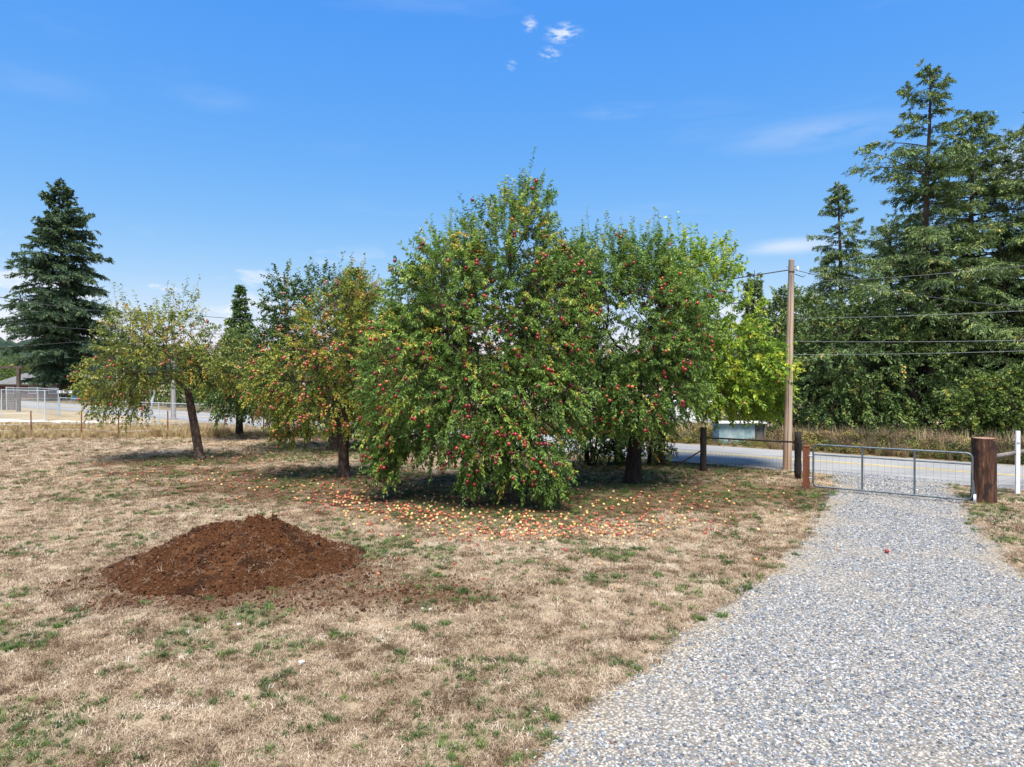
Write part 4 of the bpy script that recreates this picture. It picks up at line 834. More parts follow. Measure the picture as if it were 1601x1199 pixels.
MB().box((0, 0, 1.29), (0.86, 0.86, 0.07)).build('lid', M['blue_plastic'], bn)
# pale stone edging in the left field
M['pale_path'] = noisy_mat('pale_stony_path', (0.38, 0.36, 0.32), (0.62, 0.60, 0.55), 2.5, 0.9, 0.2, bump=0.4, bdist=0.03)
V = []; 
for k in range(26):
    px = -60 + k * 12; D_ = 47.5 - 0.012 * (px) + 0.5 * math.sin(k * 1.7); c0 = pxD(px, D_); V += [(c0[0], c0[1] - 0.9, 0.006), (c0[0] + 0.2, c0[1] + 0.9 + 0.2 * math.sin(k * 2.3), 0.006)]
tag(obj('path', np_mesh('path', V, [(2 * i, 2 * i + 2, 2 * i + 3, 2 * i + 1) for i in range(25)]), M['pale_path']), kind='structure')

# ------------------------------------------------------------------ utility poles and lines
t = NT('bare_pole_wood'); v = t.coord((9, 9, 0.35)); n1 = t.noise(v, 1.6, 6, 0.7); n2 = t.noise(t.coord((1, 1, 0.6), loc=(4, 2, 9)), 1.3, 4)
c = t.ramp(n1, [(0.28, (0.20, 0.135, 0.095)), (0.45, (0.42, 0.30, 0.215)), (0.72, (0.58, 0.46, 0.36))]); sz_n = t.n('ShaderNodeSeparateXYZ'); t.l(t.coord((1, 1, 1)), sz_n.inputs[0])
c = t.mix(t.math('MULTIPLY', t.maprange(t.math('ADD', sz_n.outputs[2], t.math('MULTIPLY', n2, 1.5)), 5.9, 7.2), 0.75), c, (0.20, 0.18, 0.16)); c = t.mix(t.maprange(sz_n.outputs[2], 1.4, 0.2, 0.0, 0.45), c, (0.26, 0.13, 0.055))
M['pole_wood'] = t.principled(c, 0.9, 0.15, t.bump(n1, 0.8, 0.012))
M['pole_grey'] = noisy_mat('grey_pole_wood', (0.22, 0.20, 0.18), (0.38, 0.355, 0.33), 5, 0.9, 0.2, (3, 3, 0.12), 0.5, 0.01)
M['cable'] = NT('black_cable').principled((0.06, 0.065, 0.065), 0.6, 0.3); M['cable_light'] = NT('pale_cable').principled((0.22, 0.23, 0.235), 0.5, 0.4)
def pole(label, base, h, r0, r1, mat, hardware=True, lean=(0, 0)):
    base = np.array([base[0], base[1], 0.0]); rt = empty('utility_pole', base, label, 'utility pole')
    q = np.linspace(0, 1, 12); trunk_mesh('shaft', [base + np.array([lean[0] * k, lean[1] * k, h * k]) for k in q], r0 + (r1 - r0) * q, mat, rt, base, 14, 0.03, 1.0)
    top = np.array([lean[0], lean[1], h]); MB().tube([top - np.array([0, 0, 0.02]), top + np.array([0, 0, 0.03])], [r1 * 1.0, r1 * 0.85], 14).build('pole_cap', M['pole_grey'], rt)
    if hardware:
        MB().tube([top - np.array([0, 0, 0.40]), top - np.array([0, 0, 0.36])], r1 * 1.14, 14).build('band', M['dark_trim'], rt)
        for z_ in (-0.22, -0.32): MB().tube([top + np.array([-0.17, -0.02, z_]), top + np.array([0.20, -0.02, z_ + 0.01])], 0.009, 6).build('bolt', M['dark_trim'], rt)
        MB().tube([top + np.array([0.1, -0.03, -0.45]), top + np.array([0.35, -0.05, -0.55]), top + np.array([0.42, -0.05, -0.5])], 0.012, 6).build('hook', M['dark_trim'], rt)
        MB().tube([np.array([lean[0] * k - (r0 + (r1 - r0) * k) * 0.35, -(r0 + (r1 - r0) * k) * 0.98, h * k]) for k in (0.0, 0.25, 0.5, 0.75, 0.93)], 0.008, 5).build('ground_wire', M['grey_wood'], rt)
        MB().tube([top + np.array([0.19, -0.02, -0.34]), top + np.array([0.19, -0.02, -0.26]), top + np.array([0.19, -0.02, -0.20])], [0.035, 0.045, 0.025], 8).build('insulator', M['white_paint'], rt)
    return rt, base + top
p1b = at_c(1231, 22.75); p1, p1t = pole('bare tan utility pole between the lime tree and the firs', p1b, 3 - (407 - 590) / FPX * p1b[1], 0.138, 0.088, M['pole_wood'], lean=(0.12, 0))
p2b = at_c(271, 22.9); p2, p2t = pole('grey utility pole behind the small apple tree', p2b, 3 - (486 - 590) / FPX * p2b[1], 0.17, 0.12, M['pole_grey'])
p3b = at_c(183, 30.2); p3, p3t = pole('thin far pole top between the tall fir and small apple tree', p3b, 3 - (470 - 590) / FPX * p3b[1], 0.13, 0.09, M['pole_grey'])
p4b = at_c(449, 30.0); p4, p4t = pole('far pole whose top shows over the dark apple tree', p4b, 3 - (434 - 590) / FPX * p4b[1], 0.15, 0.11, M['pole_grey'])
lb = pxD(231, 45.5); lp, lpt = pole('leaning pale post behind low chain-link fence', lb, 2.15, 0.09, 0.075, M['galv_white'], False, (0.45, 0))
def cable(label, a, b, sag, r, mat='cable', n=26):
    a = np.array(a, float); b = np.array(b, float); t_ = np.linspace(0, 1, n); pts = a + (b - a) * t_[:, None]; pts[:, 2] -= sag * 4 * t_ * (1 - t_)
    mb = MB(); mb.tube(pts - a, r, 5); o = mb.build('power_line', M[mat], None, a); return tag(o, label, 'cable', 'overhead lines')
cable('cable from grey pole up to the bare tan pole top', p2t - [0, 0, 0.15], p1t - [0, 0, 0.30], 1.0, 0.018)
cable('dark cable dropping right from the bare tan pole top', p1t - [0, 0, 0.28], P(1720, 487, 16.5), 0.25, 0.010)
cable('highest pale cable crossing the firs, rising to the right', P(1270, 440, 26), P(1720, 402, 19), 0.10, 0.007, 'cable_light')
for lab, z1, ya, yb in (('second pale cable down, crossing the firs beside the pole', 4.95, 498, 480), ('third pale cable down, level across the firs', 4.2, 533, 530), ('lowest pale cable crossing the firs above the gate', 3.75, 554, 545)):
    a = p1b + np.array([0.0, 0.25, 0]); a[2] = 3 - (ya - 590) / FPX * a[1]; cable(lab, a, P(1740, yb - 2, 17.2), 0.06, 0.0065, 'cable_light')
    b_ = p2b.copy(); b_[2] = a[2] + 1.5
cable('long sagging cable crossing in front of the tall dark fir', P(-120, 440, 28), p2t - [0, 0, 0.1], 0.45, 0.020)
cable('lower left cable crossing in front of the tall dark fir', P(-120, 490, 30), P(420, 520, 50), 0.4, 0.014)
cable('lowest left cable crossing in front of the tall dark fir', P(-120, 545, 50), P(420, 497, 48), 0.5, 0.012)

# ------------------------------------------------------------------ apple trees
def up3(b, *offs): return [b] + [b + np.array(o) for o in offs]
# the largest tree, in the middle
b = G(790, 772); D0 = b[1]
LE = [lobe(735, 515, 122, 130, D0 + 0.2, 2.5), lobe(795, 405, 80, 92, D0 + 0.3, 1.8), lobe(830, 338, 32, 46, D0 + 0.3, 0.8, 1.1), lobe(888, 440, 34, 60, D0 + 0.4, 1.1), lobe(650, 470, 46, 50, D0 + 0.3, 1.3, 0.8), lobe(695, 440, 60, 70, D0 + 0.3, 1.7), lobe(638, 590, 72, 115, D0 - 0.3, 2.0), lobe(612, 665, 36, 58, D0 - 0.6, 1.1),
      lobe(735, 630, 100, 75, D0 - 1.4, 1.3), lobe(845, 630, 72, 85, D0 - 1.3, 1.2), lobe(868, 500, 55, 120, D0, 2.2), lobe(760, 545, 95, 60, D0 + 0.9, 1.2, 1.2), lobe(840, 560, 60, 60, D0 + 0.8, 1.0, 1.2), lobe(690, 520, 60, 60, D0 + 0.9, 1.1, 1.2), lobe(608, 715, 20, 26, D0 - 1.2, 0.4, 1.4), lobe(738, 715, 22, 42, D0 - 2.0, 0.35, 1.4), lobe(858, 728, 24, 44, D0 - 2.2, 0.4, 1.4), lobe(805, 700, 48, 60, D0 - 2.0, 0.6, 1.3), lobe(765, 690, 40, 50, D0 - 1.9, 0.6, 1.1), lobe(680, 690, 16, 30, D0 - 1.6, 0.3, 0.7)]
broadleaf('apple_tree', 'largest apple tree in the middle, branches heavy with red apples hanging low', 'apple tree', b, up3(b, (0, 0, 0.9), (-0.1, 0.05, 1.8), (-0.15, 0.1, 2.6)), [0.17, 0.15, 0.14, 0.12], LE, 420, 5200, 30, 0.100, 0.0195, 'leaf_apple',
          shoot_L=(0.25, 0.55), tint=(0.50, 0.19), whips=170, gap=0.30, apples=600, apple_mat='apple_red', apple_r=1.12, seed=101, zmin=0.28, up_top=0.9, down_low=0.75, sag=(0.02, 0.12), group='apple trees in the orchard')
b = G(990, 755); D0 = b[1]
LF = [lobe(985, 500, 98, 105, D0 + 0.1, 2.2), lobe(955, 425, 60, 55, D0 + 0.2, 1.5), lobe(1005, 415, 42, 48, D0 + 0.2, 1.2), lobe(920, 590, 55, 85, D0 - 1.0, 1.3), lobe(1030, 585, 72, 80, D0 - 0.6, 1.6), lobe(985, 630, 62, 38, D0 - 1.2, 1.0), lobe(1060, 500, 50, 80, D0 + 0.2, 1.6), lobe(905, 470, 45, 80, D0 + 0.3, 1.4)]
broadleaf('apple_tree', 'dark-trunked apple tree with clusters of deep red apples, right of the largest', 'apple tree', b, up3(b, (0.03, 0, 0.8), (0.12, 0, 1.6), (0.16, 0, 2.3)), [0.235, 0.21, 0.20, 0.17], LF, 280, 2900, 28, 0.095, 0.019, 'leaf_apple', 'bark_dark',
          shoot_L=(0.28, 0.65), tint=(0.42, 0.18), whips=100, gap=0.28, apples=230, apple_r=1.18, seed=102, zmin=1.2, up_top=1.0, down_low=0.4, group='apple trees in the orchard')
b = G(1034, 727); D0 = b[1]
LG = [lobe(1092, 450, 58, 52, D0, 1.8, 0.7), lobe(1120, 415, 30, 36, D0, 1.0, 0.5), lobe(1068, 415, 34, 40, D0, 1.1, 0.6), lobe(1150, 565, 64, 55, D0 - 0.3, 2.0, 1.3), lobe(1130, 612, 60, 30, D0 - 0.6, 1.6, 1.2), lobe(1195, 595, 30, 36, D0 - 0.2, 1.2, 1.5), lobe(1160, 490, 26, 28, D0, 0.9, 0.5), lobe(1085, 540, 50, 60, D0, 1.8), lobe(1200, 628, 16, 18, D0 - 0.2, 0.6, 1.2)]
broadleaf('fruit_tree', 'lime-leaved tree between the apple trees and the utility pole', 'tree', b, up3(b, (0, 0, 1.0), (0.1, 0, 2.0), (0.2, 0, 3.0)), [0.15, 0.13, 0.12, 0.10], LG, 200, 1700, 24, 0.13, 0.032, 'leaf_lime', 'bark_dark',
          shoot_L=(0.3, 0.7), tint=(0.55, 0.22), whips=50, apples=26, apple_mat='apple_pink', apple_r=1.0, seed=103, zmin=1.1, up_top=0.9, down_low=0.3)
b = G(312, 718); D0 = b[1]
LA = [lobe(228, 565, 66, 38, D0 - 0.2, 1.7), lobe(178, 590, 42, 48, D0 - 0.3, 1.3), lobe(270, 530, 66, 40, D0, 1.7), lobe(335, 570, 46, 36, D0, 1.5, 0.8), lobe(215, 515, 42, 32, D0, 1.2, 0.8), lobe(288, 485, 28, 36, D0, 0.9, 0.35), lobe(370, 560, 30, 40, D0, 1.2, 0.35), lobe(190, 625, 40, 26, D0 - 0.4, 1.0, 0.7)]
broadleaf('apple_tree', 'small leaning apple tree at left with flat thin yellowing crown', 'apple tree', b, up3(b, (-0.14, 0, 0.9), (-0.30, 0, 1.8), (-0.42, 0, 2.5)), [0.165, 0.15, 0.14, 0.125], LA, 210, 1150, 18, 0.115, 0.026, 'leaf_yellowgreen', 'bark_apple',
          shoot_L=(0.3, 0.75), tint=(0.45, 0.24), whips=26, apples=60, apple_mat='apple_pink', apple_r=1.15, seed=104, zmin=1.3, gap=0.30, up_top=0.6, down_low=0.7, group='apple trees in the orchard',
          limb_pts=[P(255, 600, D0), P(225, 585, D0 - 0.2), P(190, 600, D0 - 0.3), P(345, 605, D0), P(285, 560, D0), P(291, 500, D0), P(287, 455, D0)])
b = G(537, 745); D0 = b[1]
LB = [lobe(530, 530, 60, 78, D0, 1.7), lobe(470, 585, 62, 62, D0 - 0.2, 1.6), lobe(556, 465, 34, 40, D0, 0.9, 1.2), lobe(425, 600, 38, 42, D0 - 0.2, 1.1), lobe(505, 635, 72, 38, D0 - 0.5, 1.3), lobe(575, 575, 36, 85, D0, 1.3), lobe(455, 650, 30, 40, D0 - 0.4, 0.8)]
broadleaf('apple_tree', 'apple tree with orange-tinged leaves and many pinkish red apples, second trunk from left', 'apple tree', b, up3(b, (0.0, 0, 0.9), (0.05, 0, 1.8), (0.12, 0, 2.7)), [0.165, 0.15, 0.14, 0.12], LB, 200, 1500, 22, 0.088, 0.021, 'leaf_autumn', 'bark_apple',
          shoot_L=(0.22, 0.5), tint=(0.47, 0.24), whips=24, apples=290, apple_mat='apple_pink', apple_r=1.0, seed=105, zmin=0.9, up_top=0.6, down_low=0.8, group='apple trees in the orchard')
b = G(526, 703); D0 = b[1]
LC = [lobe(505, 500, 78, 62, D0, 2.2), lobe(455, 480, 42, 36, D0, 1.5), lobe(565, 490, 55, 50, D0, 2.0), lobe(530, 580, 110, 75, D0, 2.6), lobe(600, 600, 60, 70, D0 - 0.3, 2.0), lobe(430, 560, 45, 60, D0, 1.8), lobe(440, 435, 10, 22, D0, 0.3, 0.5), lobe(520, 445, 25, 20, D0, 0.8, 0.6)]
broadleaf('apple_tree', 'dark green apple tree with thick black trunk, behind the red-fruited one', 'apple tree', b, up3(b, (0, 0, 1.0), (0.05, 0, 1.9), (0.1, 0, 2.8)), [0.34, 0.30, 0.27, 0.22], LC, 230, 1500, 24, 0.135, 0.034, 'leaf_apple_dark', 'bark_dark',
          shoot_L=(0.3, 0.7), tint=(0.5, 0.2), whips=30, apples=70, apple_mat='apple_pink', apple_r=1.15, seed=106, zmin=1.5, up_top=0.7, down_low=0.6, group='apple trees in the orchard')
b = np.array([(374 - 800.5) / FPX * 34.6, 34.6, 0]); D0 = 33.5
LD = [lobe(385, 600, 48, 44, D0, 1.8), lobe(352, 615, 30, 34, D0 - 0.6, 1.3), lobe(415, 610, 40, 46, D0, 1.6), lobe(395, 570, 40, 36, D0, 1.4)]
broadleaf('apple_tree', 'low apple tree with drooping dark leaves behind the small leaning one', 'apple tree', b, up3(b, (0, 0, 0.8), (0.0, 0, 1.5), (0.05, 0, 2.0)), [0.19, 0.17, 0.16, 0.13], LD, 120, 620, 20, 0.15, 0.038, 'leaf_apple_dark', 'bark_dark',
          shoot_L=(0.3, 0.8), tint=(0.55, 0.2), whips=16, apples=26, apple_mat='apple_pink', apple_r=1.2, seed=107, zmin=1.0, group='apple trees in the orchard')

# shrubs by the road fence, behind the trees
def stemmed(label, px, py, h, w, seed, n, mat, nst, tint=(0.4, 0.2), leaf=0.09, cat='shrub'):
    reseed(seed); b = G(px, py); root = bush('shrub', label, px, 0, h, w, mat, seed, n, 16, leaf, tint=tint, D=b[1], gap=0.35, cat=cat)
    for k in range(nst):
        a = rng.uniform(0, 6.28); e = np.array([math.cos(a) * w * 0.75, math.sin(a) * w * 0.4, h * rng.uniform(0.55, 0.9)]); m = e * 0.45 + np.array([0, 0, 0.15]); s0 = np.array([math.cos(a) * 0.12, math.sin(a) * 0.1, -0.02])
        MB().tube([s0, m, e], [0.035, 0.026, 0.012], 6).build('stem', M['bark_dark'], root)
    return root
stemmed('many-stemmed dark shrub between the largest tree and dark trunk', 925, 728, 2.6, 1.25, 111, 330, 'leaf_apple', 9, (0.35, 0.2))
stemmed('thin upright shrub just left of the dark apple trunk', 968, 727, 2.2, 0.5, 112, 130, 'leaf_apple_dark', 4)
stemmed('yellow-green shrub with slanting stem right of the dark apple trunk', 1014, 727, 2.2, 0.9, 113, 240, 'leaf_yellowgreen', 4, (0.35, 0.25))
stemmed('bright green low bush under the red-fruited tree, by the road', 470, 684, 1.7, 1.3, 114, 300, 'leaf_mid', 3, (0.6, 0.2))
stemmed('dense black-green bush in shade behind the second apple trunk', 588, 697, 2.3, 1.3, 115, 330, 'leaf_dark', 3, (0.3, 0.2))
stemmed('dark bush behind the low branches of the largest tree', 690, 702, 2.3, 1.6, 116, 330, 'leaf_dark', 3, (0.35, 0.2))

# ------------------------------------------------------------------ fallen apples
reseed(77)
pts = []
def ring_apples(n, cx, cy, rx, ry, a0, a1, wd):
    a = rng.uniform(a0, a1, n); r = 1 + rng.normal(0, wd, n); return np.stack([cx + np.cos(a) * rx * r, cy + np.sin(a) * ry * r], 1)
def px_apples(n, px, py, sx, sy):
    q = np.stack([rng.normal(px, sx, n), rng.normal(py, sy, n)], 1); q[:, 1] = np.maximum(q[:, 1], 694); return np.array([G(a, b_)[:2] for a, b_ in q])
pts = np.concatenate([px_apples(190, 830, 822, 110, 15), px_apples(120, 940, 820, 100, 12), px_apples(130, 690, 803, 80, 16), px_apples(90, 590, 786, 60, 14), px_apples(70, 480, 765, 70, 14),
                      px_apples(110, 860, 770, 190, 24), px_apples(70, 1080, 770, 80, 22), px_apples(70, 370, 712, 40, 7), px_apples(60, 240, 745, 70, 10), px_apples(40, 430, 745, 70, 12), px_apples(60, 580, 740, 70, 18), px_apples(14, 900, 880, 200, 25), px_apples(90, 800, 835, 60, 6), px_apples(60, 960, 832, 50, 6), px_apples(50, 650, 800, 30, 7), px_apples(40, 560, 782, 24, 6)])
k = (drive_in(pts[:, 0], pts[:, 1]) < -0.15) & (mound_h(pts[:, 0], pts[:, 1]) < 0.01); pts = pts[k]
dd = np.hypot(pts[:, 0], pts[:, 1]); pts = pts[np.argsort(dd)]
kinds = ['apple_fallen_red', 'apple_fallen_orange', 'apple_fallen_yellow']; words_ = {'apple_fallen_red': 'fallen red apple on the grass below the apple trees', 'apple_fallen_orange': 'fallen orange-pink apple on the grass below the apple trees', 'apple_fallen_yellow': 'fallen yellow apple on the grass below the apple trees'}
for i, (x, y) in enumerate(pts[:298]):
    kd = kinds[int(rng.choice(3, p=[0.34, 0.40, 0.26]))]; o = bpy.data.objects.new('fallen_apple', APPLE[kd]); q = rng.uniform(0.62, 0.98)
    link(o, None, (x, y, 0.026 * q + 0.002)); o.scale = (q, q, q); o.rotation_euler = rng.uniform(0, 6.28, 3); 
    zone = 'by the second trunk from left' if x < -3.6 else 'left front of the largest tree' if x < -0.6 else 'in front of the largest tree' if x < 2.2 else 'between largest tree and gravel drive'
    tag(o, words_[kd].replace('below the apple trees', zone), 'apple', 'apples fallen under the trees')
Vs, Fs, off = [], [], 0
me0 = APPLE['apple_fallen_red']; v0 = np.array([v.co[:] for v in me0.vertices]); f0 = []
for p_ in me0.polygons:
    vv = list(p_.vertices); f0 += [(vv[0], vv[a], vv[a + 1]) for a in range(1, len(vv) - 1)]
f0 = np.array(f0); ti = []
for x, y in pts[298:]:
    q = rng.uniform(0.72, 1.0); Vs.append(v0 * q + np.array([x, y, 0.024])); Fs.append(f0 + off); off += len(v0); ti += [rng.random()] * len(v0)
t = NT('fallen_apple_mix'); t.principled(t.ramp(t.attr('tint'), [(0.0, (0.24, 0.035, 0.025)), (0.35, (0.38, 0.09, 0.045)), (0.6, (0.50, 0.22, 0.08)), (0.85, (0.55, 0.38, 0.14)), (1.0, (0.60, 0.48, 0.24))]), 0.35, 0.45)
o = obj('apple_litter', np_mesh('apple_litter', np.concatenate(Vs), np.concatenate(Fs), {'tint': ti}, True), t.m); tag(o, 'far scatter of fallen apples under the orchard trees', 'apples', kind='stuff')
a_ = G(1388, 866); o = bpy.data.objects.new('fallen_apple', APPLE['apple_fallen_red']); link(o, None, (a_[0], a_[1], 0.042)); tag(o, 'single red apple lying on the gravel drive', 'apple')
a_ = G(1311, 861); o = bpy.data.objects.new('fallen_apple', APPLE['apple_fallen_orange']); link(o, None, (a_[0], a_[1], 0.020)); o.scale = (0.7, 0.7, 0.5); tag(o, 'squashed brownish apple on the gravel left of the red one', 'apple')

# ------------------------------------------------------------------ tall dry grass and weeds
tall_p = [proto('tall_tuft', blade_mesh('tall_tuft', 40, 0.14, 0.25, 0.62, 0.006, 0.35, 600 + k, 0.35), M['tall_blade']) for k in range(4)]
def band_pts(n, f): return np.array([f() for _ in range(n)])
reseed(88); n = 1500; px = rng.uniform(-60, 520, n); D_ = 34.6 + 0.0016 * (px - 100) + rng.normal(0, 0.55, n); x = (px - 800.5) / FPX * D_
hgt = 0.5 + 0.9 * smooth(0.42, 0.7, fbm(x, D_ * 0, 1.6, 5))
n2_ = 2600; px2 = rng.uniform(-60, 420, n2_); D2 = rng.uniform(35.5, 44, n2_); x2 = (px2 - 800.5) / FPX * D2
XA = np.concatenate([x, x2]); YA = np.concatenate([D_, D2]); SA = np.concatenate([hgt * rng.uniform(0.6, 1.1, n), rng.uniform(0.25, 0.5, n2_)])
k = RN[0] * XA + RN[1] * YA < R_NEAR - 1.2; XA, YA, SA = XA[k], YA[k], SA[k]; n = len(XA)
scatter('tall_dry_grass', np.stack([XA, YA, 0 * XA], 1), np.stack([rng.normal(0, 0.12, n), rng.normal(0, 0.12, n), rng.uniform(0, 6.28, n)], 1), SA, np.clip(rng.normal(0.5, 0.25, n), 0, 1), rng.integers(0, 4, n), tall_p, 'tall straw-coloured grass along the left field edge', 'grass')
def leafy_clump(name, seed, n, R, h, leaf):
    reseed(seed); sp = np.stack([rng.normal(0, R * 0.5, n), rng.normal(0, R * 0.5, n), rng.uniform(0.05, h, n)], 1); d = norm(rng.normal(0, 1, (n, 3)) + np.array([0, 0, 0.5]))
    V, F, ti = leaves_np(sp, d, np.full(n, 0.2), np.full(n, 0.03), 7, leaf, leaf * 0.36, np.full(n, 0.5)); return np_mesh(name, V, F)
M['weed_leaf'] = leaf_mat('weed_leaf', [(0.0, (0.040, 0.060, 0.018)), (0.3, (0.12, 0.14, 0.035)), (0.5, (0.26, 0.24, 0.05)), (0.7, (0.13, 0.085, 0.050)), (0.85, (0.24, 0.16, 0.09)), (1.0, (0.40, 0.28, 0.06))], 0.6, 0.25, 0.2, True)
M['weed_stalk'] = leaf_mat('weed_stalk', [(0.0, (0.10, 0.065, 0.045)), (0.4, (0.22, 0.15, 0.095)), (0.75, (0.40, 0.30, 0.17)), (1.0, (0.58, 0.47, 0.30))], 0.8, 0.15, 0.1, True)
weed_p = [proto('weed', leafy_clump('weed', 700 + k, 26, 0.35, 0.55, 0.075), M['weed_leaf']) for k in range(3)] + [proto('stalks', blade_mesh('stalks', 46, 0.22, 0.45, 1.0, 0.006, 0.25, 710 + k, 0.22), M['weed_stalk']) for k in range(3)]
reseed(89); n = 9000; u_ = rng.uniform(-22, 60, n) ; c_ = R_FAR + 0.25 + np.abs(rng.normal(0, 1, n)) * 2.4; q = RN[None] * c_[:, None] + RU[None] * u_[:, None]
ed = smooth(R_FAR, R_FAR + 1.6, c_); pick = np.where(rng.random(n) < 0.55 + 0.25 * (fbm(q[:, 0], q[:, 1], 2.0, 3) > 0.5), rng.integers(0, 3, n), rng.integers(3, 6, n))
scatter('roadside_weeds', np.concatenate([q, np.zeros((n, 1))], 1), np.stack([rng.normal(0, 0.1, n), rng.normal(0, 0.1, n), rng.uniform(0, 6.28, n)], 1), (0.40 + 0.55 * ed) * rng.uniform(0.7, 1.25, n) * np.where((np.hypot(q[:, 0] - at_c(1152, 29.9)[0], q[:, 1] - at_c(1152, 29.9)[1]) < 1.7) & (c_ < 31.4), 0.5, 1.0),
        np.clip(0.5 + 1.6 * (fbm(q[:, 0], q[:, 1], 1.8, 9) - 0.5) + rng.normal(0, 0.22, n), 0, 1), pick, weed_p, 'dry weeds and brambles along the far side of the road', 'weeds')

# ------------------------------------------------------------------ fence, gate and posts by the road
def ruff_post(name, mat, b, h, r, parent=None, label=None, sides=14, lean=(0, 0), bark=0.12):
    b = np.array([b[0], b[1], 0.0]); rt = parent or empty(name, b, label, 'post'); q = np.linspace(0, 1, 9)
    trunk_mesh('shaft', [b + np.array([lean[0] * k, lean[1] * k, h * k]) for k in q], np.full(9, r), mat, rt, b, sides, bark, 1.0)
    top = np.array([lean[0], lean[1], h]); MB().tube([top - np.array([0, 0, 0.03]), top + np.array([0, 0, 0.012])], [r * 0.97, r * 0.9], sides).build('post_top', M['grey_wood'] if mat is not M['dark_wood'] else mat, rt)
    return rt
reseed(55)
fa, fb = G(1100, 736.5), G(1248, 749)
fh = 68 / FPX * fa[1]
fence = empty('road_fence', fa, 'black post-and-rail fence with wire mesh left of the gate', 'fence')
ruff_post('post', M['dark_wood'], fa, fh, 0.105, fence)
for q, n_ in ((fb, 'post'),):
    pts_ = [q - fa + np.array([0, 0, z_]) for z_ in np.linspace(0, 74 / FPX * q[1], 8)]; MB().tube(pts_, 0.10 + 0.006 * rng.normal(0, 1, 8), 12).build('post', M['dark_wood'], fence, smooth_sh=True)
hp = np.array([0, 0, 1.0])
MB().tube([hp * (fh * 0.77), fb - fa + hp * (fh * 0.78)], 0.026, 8).build('rail', M['dark_wood'], fence)
MB().tube([np.array([-1.0, 0.15, 0.05]), np.array([-0.02, -0.03, fh * 0.5])], 0.022, 8).build('brace', M['dark_wood'], fence)
M['wire'] = NT('fence_wire').principled((0.10, 0.105, 0.11), 0.5, 0.4, None, 0.4)
def mesh_panel(name, a, b, z0, z1, sv, sh, parent, r=0.0018, mat='wire'):
    a, b = np.array(a), np.array(b); d = b - a; L = np.linalg.norm(d[:2]); mb = MB(); n = max(2, int(L / sv))
    for k in range(n + 1): p = a + d * k / n; mb.tube([p + hp * z0, p + hp * z1], r, 3, False)
    m = max(2, int((z1 - z0) / sh))
    for k in range(m + 1): mb.tube([a + hp * (z0 + (z1 - z0) * k / m), b + hp * (z0 + (z1 - z0) * k / m)], r, 3, False)
    o = mb.build(name, M[mat], parent); o['kind'] = 'stuff'; return o
z_ = np.zeros(3); mesh_panel('wire_mesh', z_, fb - fa, 0.05, fh * 0.46, 0.10, 0.10, fence)
lf = RU * 4.5; mesh_panel('wire_mesh', z_, np.array([lf[0], lf[1], 0]), 0.05, fh * 0.46, 0.10, 0.10, fence)
# red-brown steel gate post
gp = G(1261, 763); gh = 65 / FPX * gp[1]; rp = empty('gate_post', gp, 'rust-red steel post carrying the gate hinges', 'post')
MB().box((0, 0, gh / 2), (0.15, 0.15, gh), rz=-0.6).build('shaft', M['rust'], rp); MB().box((0, 0, gh + 0.008), (0.17, 0.17, 0.02), rz=-0.6).build('cap', M['rust'], rp)
for q in (0.25, 0.78): MB().tube([(0.06, -0.04, gh * q), (0.17, -0.11, gh * q)], 0.02, 8).build('hinge', M['galv'], rp)
MB().tube([fb - gp + hp * (fh * 0.78), hp * (gh * 0.95)], 0.018, 8).build('rail', M['dark_wood'], rp)
# gate
g0, g1 = G(1272, 766), G(1521, 789); GH = 65 / FPX * g0[1]; gl = 0.09
gate = empty('gate', g0, 'galvanised tube gate with wire mesh closed across the drive', 'gate'); dv = g1 - g0; Lg = np.linalg.norm(dv); dv = dv / Lg
def gpt(s_, z0): return dv * s_ + hp * z0
zb, zt = 0.10, 0.10 + GH; rc = 0.12; M['gate_steel'] = noisy_mat('gate_steel', (0.075, 0.095, 0.105), (0.17, 0.20, 0.215), 6, 0.5, 0.4, bump=0.05, metal=0.5)
loop = []
for (cs, cz, a0) in ((rc, zb + rc, 180), (Lg - rc, zb + rc, 270), (Lg - rc, zt - rc, 0), (rc, zt - rc, 90)):
    for k in range(7): a = math.radians(a0 + 15 * k); loop.append(gpt(cs + rc * math.cos(a), cz + rc * math.sin(a)))
loop.append(loop[0]); MB().tube(loop, 0.024, 8, False).build('frame', M['gate_steel'], gate, smooth_sh=True)
MB().tube([gpt(0.03, zt - GH * 0.235), gpt(Lg - 0.03, zt - GH * 0.235)], 0.019, 8).build('rail', M['gate_steel'], gate)
for q in (0.335, 0.665): MB().box(gpt(Lg * q, (zb + zt) / 2), (0.045, 0.03, GH - 0.02), axes=(dv, np.cross(hp, dv), hp)).build('upright', M['gate_steel'], gate)
mesh_panel('wire_mesh', gpt(0.03, 0), gpt(Lg - 0.03, 0), zb, zt - GH * 0.235, 0.15, 0.15, gate, 0.002)
wc = gpt(Lg - 0.02, 0.13); cn = np.cross(dv, hp)
MB().tube([wc + dv * 0.05, wc + dv * 0.10], 0.12, 18).build('wheel', M['galv'], gate)
MB().tube([wc + dv * 0.07 + hp * 0.0, wc + dv * 0.03 + hp * 0.45], 0.022, 8).build('wheel_bracket', M['gate_steel'], gate)
